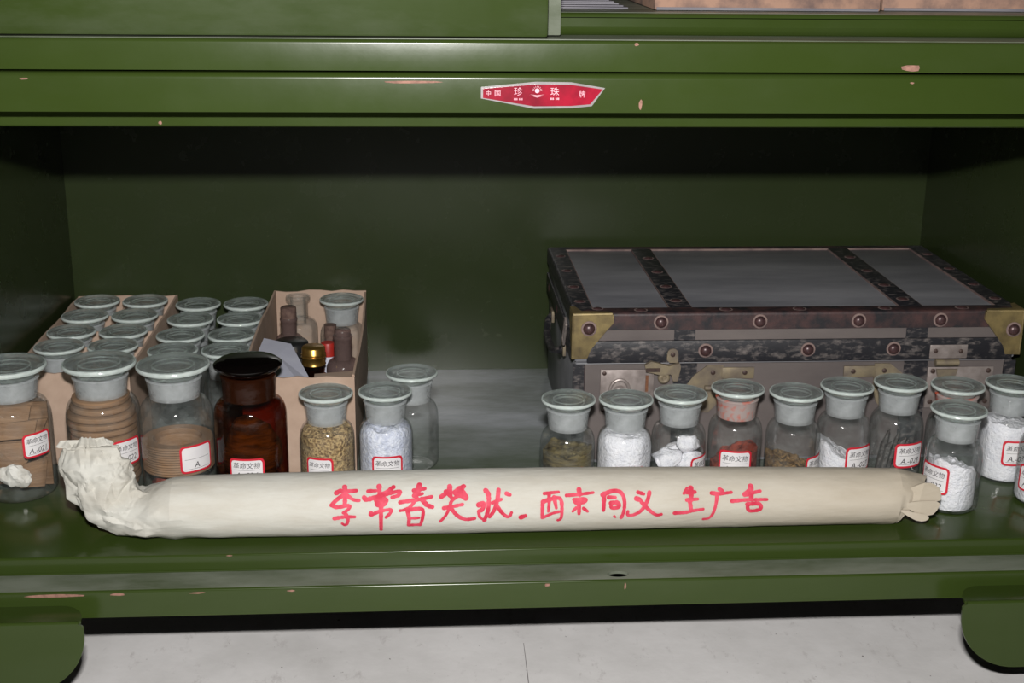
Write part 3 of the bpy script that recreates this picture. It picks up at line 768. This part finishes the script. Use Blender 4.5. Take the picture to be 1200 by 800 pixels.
vessel('black_capped_jar', 'jar with a black cap partly under the white card in the open carton', .2350, .3120, jar_prof(.0170, .0150, .044, .050, .056, .0004), 'glass', [('cap', [(0, .0715), (.0150, .0712), (.0166, .0695), (.0166, .0572), (0, .0572)], 'blackcap')])
# white card folded and leaning, a board offcut
pts = [(.2140, .2900, .0800), (.2330, .2780, .0840), (.2560, .1720, .0800), (.2200, .1600, .0905), (.2110, .2300, .0850)]
mb = MB(); w0 = [Vector(p) for p in ((.2120, .2860, .0840), (.2390, .2700, .0830), (.2640, .1750, .0800), (.2540, .1620, .0850), (.2110, .1620, .0860))]
mb.add([tuple(p) for p in w0] + [tuple(p + Vector((0, 0, .0005))) for p in w0], [(4, 3, 2, 1, 0), (5, 6, 7, 8, 9)] + [(i, (i + 1) % 5, 5 + (i + 1) % 5, 5 + i) for i in range(5)])
wc = solo('white_card', mb, 'whitepaper', 'folded white paper card leaning inside the open carton', 'paper', (.235, .22, .076), None, None, 0)
solo('board_offcut', slab([(.2680, .1600, .0800), (.2995, .1600, .0800), (.2995, .2050, .0760), (.2660, .1980, .0760)], (0, .2, 1), .0018), 'card', 'loose piece of brown board inside the front of the open carton', 'board', (.28, .19, .076), None, None, 0)

# ================================================================ trunk
tk = thing('travel_trunk', 'old grey fibre travel trunk with riveted black straps and brass corners', 'trunk', (.694, .29, 0))
X0, X1, Y0, Y1, ZL, ZT = .4950, .8930, .1680, .4125, .0950, .1400
MB().rbox(X0 + .001, X1 - .001, Y0 + .001, Y1 - .001, 0, ZL, .002).build('body', 'fibre', tk)
MB().rbox(X0, X1, Y0, Y1, ZL + .0004, ZT - .0008, .003).build('lid', 'fibre', tk)
fy = Y0 - .0012
# boards seen between the bands on the front
MB().box(X0 + .010, X1 - .010, Y0 - .0004, Y0 + .002, .1158, .1262).build('lid_board', 'front', tk)
MB().box(X0 + .010, X1 - .010, Y0 - .0004, Y0 + .002, .004, ZL - .0012).build('front_board', 'front', tk)
# worn binding round the lid's upper edge
MB().prism([(Y0 - .0016, .1256), (Y0 - .0016, .1380)] + arc(Y0 + .0012, .1384, .0028, 180, 90, 4) + [(Y0 + .0150, .1411), (Y0 + .0150, .1390), (Y0 + .001, .1385), (Y0 + .0008, .1256)], 'x', X0 + .003, X1 - .003).build('binding', 'bindbrown', tk)
MB().prism([(X0 - .0016, .1256), (X0 - .0016, .1380)] + arc(X0 + .0012, .1384, .0028, 180, 90, 4) + [(X0 + .0165, .1411), (X0 + .0165, .1390), (X0 + .001, .1385), (X0 + .0008, .1256)], 'y', Y0, Y1).build('binding', 'band', tk)
MB().prism([(X1 + .0016, .1256), (X1 + .0016, .1380)] + arc(X1 - .0012, .1384, .0028, 0, 90, 4) + [(X1 - .0165, .1411), (X1 - .0165, .1390), (X1 - .001, .1385), (X1 - .0008, .1256)], 'y', Y0, Y1).build('binding', 'band', tk)
MB().box(X0 + .002, X1 - .002, Y1 - .0085, Y1 + .0012, .1300, .1411).build('binding', 'bindbrown', tk)
# pale worn lines along the bindings
for x in (X0 + .0165, X1 - .0175): MB().box(x, x + .0010, Y0 + .015, Y1 - .008, .1388, .1408).build('worn_edge', 'edge', tk)
MB().box(X0 + .0165, X1 - .0165, Y1 - .0096, Y1 - .0084, .1388, .1409).build('worn_edge', 'edge', tk)
# lower band of the lid
MB().rbox(X0 + .011, X1 - .004, Y0 - .0028, Y0 + .001, .0958, .1158, .0009).build('band', 'band', tk)
MB().rbox(X0 - .0022, X0 + .001, Y0 + .006, Y1 - .004, .0958, .1158, .0008).build('band', 'band', tk)
MB().rbox(X1 - .001, X1 + .0022, Y0 + .006, Y1 - .004, .0958, .1158, .0008).build('band', 'band', tk)
# straps over the top, tabs on the front, strap ends on the body
for a, b in ((.5805, .6002), (.7885, .8090)):
    s = MB().rbox(a, b, Y0 + .0152, Y1 - .009, .1385, .1412, .0006).build('strap', 'band', tk)
    for e in (a - .0006, b - .0002): MB().box(e, e + .0008, Y0 + .0152, Y1 - .009, .1386, .1407).build('worn_edge', 'edge', s)
    MB().box(a + .002, b + .001, Y0 - .0012, Y0 + .001, .1160, .1255).build('strap_tab', 'band', s)
    MB().box(a + .003, b + .004, Y0 - .0012, Y0 + .001, .004, .0938).build('strap_end', 'band', s)
# leathercloth up the front corners of the body
MB().box(X0 - .001, X0 + .0095, Y0 - .0010, Y0 + .001, .002, .0940).build('corner_strip', 'band', tk)
MB().box(X1 - .0095, X1 + .001, Y0 - .0010, Y0 + .001, .002, .0940).build('corner_strip', 'band', tk)
MB().box(X0 + .0090, X0 + .0098, Y0 - .0011, Y0 + .001, .002, .0940).build('worn_edge', 'bindbrown', tk)
# brass corner caps
def corner(sign, x):
    def P(u): return x + sign * u
    front = [(P(-.0026), .1395), (P(.0330), .1402), (P(.0335), .1330), (P(.0280), .1265), (P(.0200), .1165), (P(.0140), .1085), (P(.0110), .1005), (P(-.0026), .1000)]
    mb = MB().prism(front, 'y', Y0 - .0034, Y0 - .0006)
    side = [(Y0 - .0030, .1395), (Y0 + .020, .1395), (Y0 + .018, .1265), (Y0 + .008, .1120), (Y0 - .0030, .1000)]
    mb.prism(side, 'x', P(-.0028), P(-.0006))
    top = [(P(-.0026), Y0 - .0032), (P(.0320), Y0 - .0032), (P(.0300), Y0 + .0020), (P(.006), Y0 + .0040), (P(.002), Y0 + .018), (P(-.0026), Y0 + .020)]
    mb.prism(top, 'z', .1392, .1416)
    mb.tube([(P(-.0018), Y0 - .0022, .1005), (P(-.0018), Y0 - .0022, .1390)], .0014, 8)
    mb.tube([(P(-.0018), Y0 - .0022, .1398), (P(.0320), Y0 - .0022, .1403)], .0014, 8)
    o = mb.build('corner_cap', 'brass', tk, 30)
    return o
for sg, x in ((1, X0), (-1, X1)): corner(sg, x)
# rivets: dome on a pale worn ring
RM = MB().lathe([(.0052, 0), (.0050, .0010)] + [(.0048 * math.cos(math.radians(a)), .0010 + .0036 * math.sin(math.radians(a))) for a in (20, 45, 68)] + [(0, .0046)], 20).mesh('rivet', 'rivet', 60)
WM = MB().lathe([(.0066, 0), (.0064, .0006), (.0050, .0008)], 20).mesh('worn_ring', 'edge', 60)
RB = Vector(BASE[tk.name])
def rivet(p, face, s=1.):
    o = link('rivet', RM, tk); o.location = Vector(p) - RB
    o.rotation_euler = {'front': (PI / 2, 0, 0), 'top': (0, 0, 0), 'left': (0, -PI / 2, 0)}[face]
    o.scale = (s, s, s * (.9 if face == 'front' else .35))
    link('worn_ring', WM, o)
for x in (.5702, .6578, .7463, .8201): rivet((x, Y0 - .0016, .1325), 'front')
rivet((.5068, Y0 - .0034, .1277), 'front', 1.05); rivet((.8870, Y0 - .0034, .1235), 'front', 1.05)
for x in (.6107, .7024, .7797): rivet((x, Y0 - .0028, .1065), 'front')
for x in (.5535, .6290, .6950, .7720, .8420): rivet((x, Y0 + .0075, .1410), 'top', .95)
for xc in (.5903, .7988):
    for y in (.2050, .2540, .3080, .3640): rivet((xc + .001 * math.sin(y * 90), y, .1411), 'top', .9)
for x in (X0 + .008, X1 - .008):
    for y in (.2050, .2550, .3150, .3750): rivet((x, y, .1410), 'top', .85)
rivet((X0 + .021, Y0 + .013, .1410), 'top', .8)
for y in (.22, .30, .38): rivet((X0 - .0020, y, .1065), 'left', .8)

def screw(p, parent, r=.0019):
    mb = MB().lathe([(r, 0), (r * .95, .0006), (r * .5, .0010), (0, .0011)], 12)
    o = link('screw', mb.mesh('screw', 'screw', 50), parent)
    o.location = Vector(p) - RB; o.rotation_euler = (PI / 2, 0, 0)
    return o
yb = Y0 - .0006
# left lock: plate, key dome, slot, hasp hook and its leaf
lp = MB().rbox(.5184, .5660, yb - .0016, yb + .0005, .0480, .0892, .0006).build('lock_plate', 'steel', tk)
for x, z in ((.5218, .0862), (.5218, .0515)): screw((x, yb - .0016, z), lp)
dm = MB(); n = 16
dm.tube([(.5355 + .0085 * math.cos(PI * i / n), yb - .0030, .0700 + .0105 * math.sin(PI * i / n)) for i in range(n + 1)], .0015, 8)
dm.build('key_ring', 'steel', lp)
MB().lathe([(0, 0), (.0060, 0), (.0052, .002), (.0034, .0035), (0, .004)], 20, (0, 0, 0)).build('key_boss', 'steel', lp, off=(0, 0, 0)).matrix_local = Matrix.Translation(Vector((.5355, yb - .0014, .0690)) - RB) @ Matrix.Rotation(PI / 2, 4, 'X')
MB().box(.5585, .5610, yb - .0024, yb - .001, .0690, .0840).build('slot', 'rust', lp)
hs = MB().prism([(.5565, .0950), (.5620, .0985), (.5780, .0940), (.5875, .0965), (.5885, .0925), (.5860, .0800), (.5820, .0800), (.5800, .0865), (.5700, .0860), (.5580, .0890)], 'y', yb - .0075, yb - .0035).build('hasp', 'oldsteel', tk, 0)
MB().box(.5575, .5700, yb - .0085, yb - .0074, .0893, .0925).build('hasp_lip', 'screw', hs)
kn = MB().lathe([(0, .0036), (.0016, .0036), (.0020, .0028), (.0030, .0034), (.0048, .0030), (.0054, .0018), (.0054, 0)], 20)
k_ = kn.build('knob', 'oldsteel', hs, 60, off=(0, 0, 0)); k_.matrix_local = Matrix.Translation(Vector((.5745, yb - .0024, .0820)) - RB) @ Matrix.Rotation(PI / 2, 4, 'X')
lf = MB().prism([(.5765, .0985), (.5765, .1040)] + arc(.5815, .1040, .0050, 180, 0, 6) + [(.5865, .0960), (.5790, .0960)], 'y', Y0 - .0042, Y0 - .0027).build('hinge_leaf', 'oldsteel', tk, 0)
screw((.5815, Y0 - .0042, .1035), lf, .0022)
# handle mounts
def mount(sign, x):
    P = lambda u: x + sign * u
    m = MB().prism([(P(-.008), .052), (P(-.009), .070), (P(.000), .0830), (P(.012), .0925), (P(.026), .0925), (P(.026), .0700), (P(.022), .0560), (P(.014), .048)], 'y', yb - .0016, yb).build('handle_mount', 'oldsteel', tk, 0)
    MB().rbox(min(P(.025), P(.054)), max(P(.025), P(.054)), yb - .0022, yb, .0800, .0905, .0006).build('mount_arm', 'oldsteel', m)
    screw((P(.0170), yb - .0018, .0860), m, .0022); screw((P(.0455), yb - .0024, .0858), m, .0022)
    MB().tube([(P(.010), yb - .0035, .072), (P(.022), yb - .0035, .072)], .0026, 10).build('mount_loop', 'oldsteel', m)
mount(1, .6015); mount(-1, .7905)
# right hasp: leaf on the lid, knuckle, lower plate
lf = MB().rbox(.8126, .8469, Y0 - .0042, Y0 - .0027, .0972, .1100, .0007).build('hinge_leaf', 'steel', tk)
screw((.8178, Y0 - .0042, .1045), lf, .0020); screw((.8408, Y0 - .0042, .1040), lf, .0020)
MB().tube([(.8185, Y0 - .0046, .0935), (.8395, Y0 - .0046, .0935)], .0030, 12).build('knuckle', 'oldsteel', lf)
lp = MB().rbox(.8135, .8738, yb - .0018, yb + .0005, .0500, .0886, .0006).build('lock_plate', 'steel', tk)
for x in (.8180, .8690):
    for z in (.0850, .0560): screw((x, yb - .0018, z), lp, .0023)
MB().prism([(.8205, .0870), (.8400, .0870), (.8385, .0805), (.8300, .0780), (.8220, .0805)], 'y', yb - .0036, yb - .0018).build('tongue', 'oldsteel', lp, 0)
# grip and buckle on the left end
sx = X0 - .0024
g = MB().tube([(sx + .001, .235, .088), (sx - .004, .240, .084), (sx - .0075, .262, .078), (sx - .0080, .290, .076), (sx - .0075, .318, .078), (sx - .004, .340, .084), (sx + .001, .345, .088)], .0036, 8).build('end_handle', 'band', tk)
for y in (.228, .336): MB().rbox(sx - .0010, sx + .0018, y, y + .016, .082, .094, .0005).build('handle_plate', 'oldsteel', g)
bk = MB()
for a, b in (((sx - .002, .196, .122), (sx - .002, .214, .098)), ((sx - .002, .204, .126), (sx - .002, .222, .102)), ((sx - .002, .196, .122), (sx - .002, .204, .126)), ((sx - .002, .214, .098), (sx - .002, .222, .102))): bk.tube([a, b], .0012, 8)
bk.build('end_buckle', 'steel', tk)

# ================================================================ the paper roll with red brush writing
def roll_axis(x):
    """(y, z, radius) of the straight part at x"""
    t = (x - .19) / (.745 - .19)
    r = .0246 + .0012 * math.sin(PI * min(max(t, 0), 1)) - .0022 * max(0, t) ** 2
    return .0350 + .003 * t * t, r, r
roll = thing('paper_roll', 'long roll wrapped in buff paper with red brush writing, one end crumpled upward', 'paper roll', (.44, .036, 0))
NA = 120
rings = []
sec = []   # (centre, axis dir, ry, rz, crumple)
for i in range(62):
    x = .168 + (.742 - .168) * i / 61
    y, z, r = roll_axis(x); sec.append((Vector((x, y, z)), Vector((1, 0, 0)), r, r, .0003 + .0016 * max(0, 1 - (x - .168) / .05) + .0005 * max(0, (x - .66) / .05)))
# right end narrows to a slanting, uneven mouth
y, z, r = roll_axis(.742)
for i in range(1, 11):
    t = i / 10; k = 1 - .20 * t ** 1.3
    sec.append((Vector((.742, y + .001 * t, z * k + .0006)), Vector((1, 0, 0)), r * (1 - .10 * t), r * k, .0009 + .0008 * t, t))
# left end turns up and spreads into a crumpled fan
left = [((.160, .0), (.162, .0475), .0238, .0014), ((.148, .0), (.153, .0435), .0232, .0024), ((.133, .0005), (.145, .0405), .0226, .0034), ((.119, .003), (.140, .0405), .0222, .0044),
        ((.107, .008), (.137, .0430), .0218, .0052), ((.0975, .016), (.134, .0470), .0212, .0058), ((.0905, .026), (.1315, .0515), .0204, .0062), ((.0855, .036), (.130, .0560), .0194, .0064),
        ((.0825, .046), (.129, .0600), .0180, .0064), ((.0810, .056), (.128, .0640), .0160, .0062), ((.0805, .066), (.1265, .0690), .0130, .0058), ((.0815, .0745), (.1235, .0740), .0090, .0050), ((.0835, .0775), (.1195, .0765), .0030, .0036)]
L = []
for (xa, za), (xb, zb), ry, cr in left:
    A_, B_ = Vector((xa, 0, za)), Vector((xb, 0, zb)); up = B_ - A_
    c_ = (A_ + B_) / 2; c_.y = .0355 + .010 * max(0, (.150 - c_.x)) / .045
    L.append((c_, up.normalized().cross(Vector((0, -1, 0))), ry, up.length / 2, cr))
# refine the left end
L2 = []
for A, B in zip(L, L[1:]):
    for k in range(9):
        t = k / 9; L2.append((A[0].lerp(B[0], t), A[1].lerp(B[1], t).normalized(), A[2] + (B[2] - A[2]) * t, A[3] + (B[3] - A[3]) * t, A[4] + (B[4] - A[4]) * t))
L2.append(L[-1])
sec = list(reversed(L2)) + sec
vs, fs = [], []
def rv(i, j, per, seed):
    return random.Random((i % per) * 7919 + j * 104729 + seed * 31).random() * 2 - 1
def facet(u, v, per, seed):
    """folded-paper noise: straight creases between random lattice heights"""
    iu, iv = math.floor(u), math.floor(v); fu, fv = u - iu, v - iv
    a00, a10, a01, a11 = rv(iu, iv, per, seed), rv(iu + 1, iv, per, seed), rv(iu, iv + 1, per, seed), rv(iu + 1, iv + 1, per, seed)
    if (iu + iv + seed) % 2:
        return a00 + fu * (a10 - a00) + fv * (a01 - a00) if fu + fv < 1 else a11 + (1 - fu) * (a01 - a11) + (1 - fv) * (a10 - a11)
    return a00 + fu * (a10 - a00) + fv * (a11 - a10) if fu > fv else a00 + fv * (a01 - a00) + fu * (a11 - a01)
def crumple(a, s):
    u = a / (2 * PI) + .035 * noise.noise(Vector((math.cos(a) * 1.5, math.sin(a) * 1.5, s * 30)))
    v = s + .004 * noise.noise(Vector((math.cos(a) * 2, math.sin(a) * 2, s * 25 + 3)))
    return facet(u * 10, v / .0170, 10, 1) + .42 * facet(u * 21, v / .0085, 21, 2) + .10 * facet(u * 54, v / .0034, 54, 3)
spos = [0.]
for A, B in zip(sec, sec[1:]):
    spos.append(spos[-1] + (A[0] - B[0]).length + (.0028 if len(B) > 5 else 0))
for ii, item in enumerate(sec):
    c, ax, ry, rz, cr = item[:5]; et = item[5] if len(item) > 5 else 0
    yv = Vector((0, 1, 0)); uv = ax.cross(yv); uv.normalize()
    if uv.z < 0: uv = -uv
    for k in range(NA):
        a = 2 * PI * k / NA
        p = c - yv * (math.cos(a) * ry) + uv * (math.sin(a) * rz)
        nrm = (-yv * math.cos(a) + uv * math.sin(a))
        if cr > .0006:
            p = p + nrm * (crumple(a, spos[ii]) * cr)
        else: p = p + nrm * (noise.noise(p * 60) * .0003)
        if et: p.x += et * (.016 + .012 * math.sin(a) - .007 * math.cos(a) + .0022 * noise.noise(Vector((math.cos(a) * 2, math.sin(a) * 2, 8))))
        if p.z < .0002: p.z = .0002
        vs.append(tuple(p))
n = len(sec)
for i in range(n - 1):
    for k in range(NA):
        j = (k + 1) % NA; fs.append((i * NA + k, i * NA + j, (i + 1) * NA + j, (i + 1) * NA + k))
# ragged torn rim at the crumpled end: pull the last rings up and down
for k in range(NA):
    a = 2 * PI * k / NA
    d = .0080 * noise.noise(Vector((math.cos(a) * 1.8, math.sin(a) * 1.8, 4))) + .0025 * noise.noise(Vector((math.cos(a) * 7, math.sin(a) * 7, 1)))
    for i in range(16):
        w = 1 - i / 16; v = vs[i * NA + k]; vs[i * NA + k] = (v[0], v[1], v[2] + d * w)
cc = len(vs); vs.append(tuple(sec[0][0] + Vector((0, 0, .0005))))
for k in range(NA): fs.append((cc, (k + 1) % NA, k))
# folded-in paper closing the right end
e = (n - 1) * NA; ce = len(vs); cpt = sec[-1][0]; vs.append((cpt.x + .006, cpt.y + .004, cpt.z))
for k in range(NA): fs.append((ce, e + k, e + (k + 1) % NA))
rw = MB().add(vs, fs).build('wrapper', 'kraft', roll, 14)
# loose flaps sticking out of the right end
def flap(outline, thick, seed, bend):
    """outline in (x, z) with y given per point, gently bent"""
    mb = slab(outline, (0, -1, .25), thick)
    mb.build('paper_flap', 'kraft', roll, 0)
def rounded(l):
    o = []; n_ = len(l)
    for i in range(n_):
        p, q = Vector(l[i]), Vector(l[(i + 1) % n_]); o += [p.lerp(q, .28), p.lerp(q, .72)]
    return o
flap(rounded([(.7420, .0260, .0280), (.7543, .0225, .0380), (.7640, .0215, .0410), (.7720, .0210, .0380), (.7765, .0215, .0300), (.7750, .0195, .0238), (.7500, .0190, .0236)]), .0014, 1, 0)
flap(rounded([(.7440, .0200, .0220), (.7512, .0180, .0258), (.7620, .0178, .0262), (.7740, .0180, .0258), (.7735, .0172, .0195), (.7670, .0165, .0128), (.7550, .0170, .0160)]), .0014, 2, 0)
flap(rounded([(.7400, .0190, .0190), (.7523, .0160, .0176), (.7650, .0150, .0150), (.7650, .0146, .0106), (.7570, .0146, .0095), (.7480, .0160, .0140)]), .0014, 3, 0)
# pasted seam of the wrapper along the lower front
# red brush strokes: width : x,s pairs in tenths of a millimetre along and around the roll
STROKES = "30:2947,185,2985,201,3039,196,3100,200;32:3011,234,3016,160,3012,91;28:3001,168,2948,130,2910,93;25:3031,164,3077,132,3123,124;24:2910,93,2955,77,3024,87,3054,83,3035,56,3000,33;25:2931,-11,3007,0,3087,-1;22:3008,33,3034,0,3032,-49,3012,-73,2990,-57;32:3276,234,3280,163;25:3192,193,3253,196;28:3387,223,3337,186,3284,167;28:3161,146,3184,130,3284,155,3391,181,3437,184,3426,157,3376,142;27:3253,121,3330,128,3314,90,3261,87,3253,121;39:3291,117,3291,79;24:3214,29,3214,13,3283,40,3367,50,3359,22,3328,-10;27:3291,79,3287,-133;28:3545,191,3630,205;35:3588,236,3572,174,3545,151;24:3545,155,3610,165;25:3437,103,3506,113,3591,123,3683,141;22:3568,135,3521,74,3475,48,3436,41;32:3606,123,3644,80,3686,64;27:3494,44,3505,-23,3500,-80;24:3498,44,3605,50,3608,-25,3589,-88;19:3512,-23,3582,-20;22:3500,-85,3596,-83;28:3755,139,3798,170,3826,219;27:3790,178,3836,130;32:3822,219,3828,146;39:3867,169,3907,200,3930,217;47:3899,192,3944,128;32:3875,153,3952,132;22:3875,137,3836,107,3816,54,3789,-3,3746,-56;24:3773,54,3843,65,3920,79;27:3835,45,3881,-9,3943,-41,4013,-34;30:4100,181,4122,141,4117,32,4087,-54;32:4044,73,4082,80,4074,41,4047,25;20:4043,25,4055,-26,4098,-54;28:4201,183,4187,93,4160,23,4129,-23;22:4152,86,4222,112;25:4183,70,4229,5,4276,-26,4299,8;27:4262,154,4289,144;32:4374,-32,4408,-20;22:4557,149,4669,160;22:4597,148,4587,104;25:4542,87,4539,-40;25:4542,87,4614,108,4681,107,4694,21,4687,-49,4665,-65;22:4596,113,4587,14;25:4632,121,4649,40;20:4544,-40,4614,-6,4685,12;32:4830,176,4833,135;22:4730,132,4829,139,4941,151;22:4787,100,4881,103,4863,77,4800,74,4787,100;27:4801,87,4872,86;27:4827,69,4828,-10;20:4805,38,4778,10;22:4863,32,4895,8;29:5025,140,5020,15;27:5012,132,5098,162,5160,147,5185,85,5181,2,5162,-54;25:5060,113,5114,112;27:5077,69,5131,72,5140,40,5087,32,5077,69;16:5107,-37,5117,-48;25:5295,149,5339,135;31:5280,101,5311,91;25:5385,148,5365,81,5320,9,5259,-29,5214,-29,5213,1;25:5320,73,5383,8,5440,-33,5480,-29;19:5658,136,5685,179;32:5682,147,5746,146;35:5716,178,5715,84;24:5680,85,5767,91;28:5703,76,5717,-5;24:5584,-20,5666,-17,5737,-1,5811,10;27:5945,166,5968,154;25:5879,136,5950,131,6038,141;22:5923,127,5913,57,5893,-26,5862,-74,5819,-83;35:6198,190,6195,83;32:6145,123,6182,154;27:6156,123,6270,149;24:6040,71,6155,80,6322,81;27:6163,45,6258,47,6268,1,6182,-10,6163,45"
ink = MB()
def on_roll(x, s, lift):
    y, z, r = roll_axis(x); a = s / .0252
    n_ = Vector((0, -math.cos(a), math.sin(a)))
    return Vector((x, y, z)) + n_ * (r + lift)
for q, st in enumerate(STROKES.split(';')):
    wd, pp = st.split(':'); wd = int(wd) * 1.36e-4; v = [int(t) * 1e-4 for t in pp.split(',')]
    P = [Vector((v[i], v[i + 1])) for i in range(0, len(v), 2)]
    # dense resample through a Catmull-Rom curve
    S = []
    for i in range(len(P) - 1):
        p0, p1, p2, p3 = P[max(i - 1, 0)], P[i], P[i + 1], P[min(i + 2, len(P) - 1)]
        m = max(3, int((p2 - p1).length / .0006))
        for k in range(m):
            t = k / m
            S.append(.5 * ((2 * p1) + (p2 - p0) * t + (2 * p0 - 5 * p1 + 4 * p2 - p3) * t * t + (3 * p1 - p0 - 3 * p2 + p3) * t ** 3))
    S.append(P[-1])
    lift = .0006 + .000004 * q
    nS = len(S); Lft, Rgt = [], []
    for i, p in enumerate(S):
        t = (S[min(i + 1, nS - 1)] - S[max(i - 1, 0)])
        if t.length < 1e-9: t = Vector((1, 0))
        t.normalize(); nn = Vector((-t.y, t.x))
        u = i / (nS - 1)
        w = wd / 2 * (.92 + .22 * noise.noise(Vector((p.x * 700, p.y * 700, q)))) * (1.05 - .25 * u)
        Lft.append(p + nn * w); Rgt.append(p - nn * w)
    vs = [tuple(on_roll(a.x, a.y, lift)) for pair in zip(Lft, Rgt) for a in pair]
    ink.add(vs, [(2 * i, 2 * i + 1, 2 * i + 3, 2 * i + 2) for i in range(nS - 1)])
    for p, k in ((S[0], 1.0), (S[-1], .78)):
        c = [p + Vector((math.cos(2 * PI * j / 12), math.sin(2 * PI * j / 12))) * (wd / 2 * .95 * k) for j in range(12)]
        ink.add([tuple(on_roll(a.x, a.y, lift + .000002)) for a in c], [tuple(range(12))])
ink.build('brush_writing', 'ink', roll, 0)
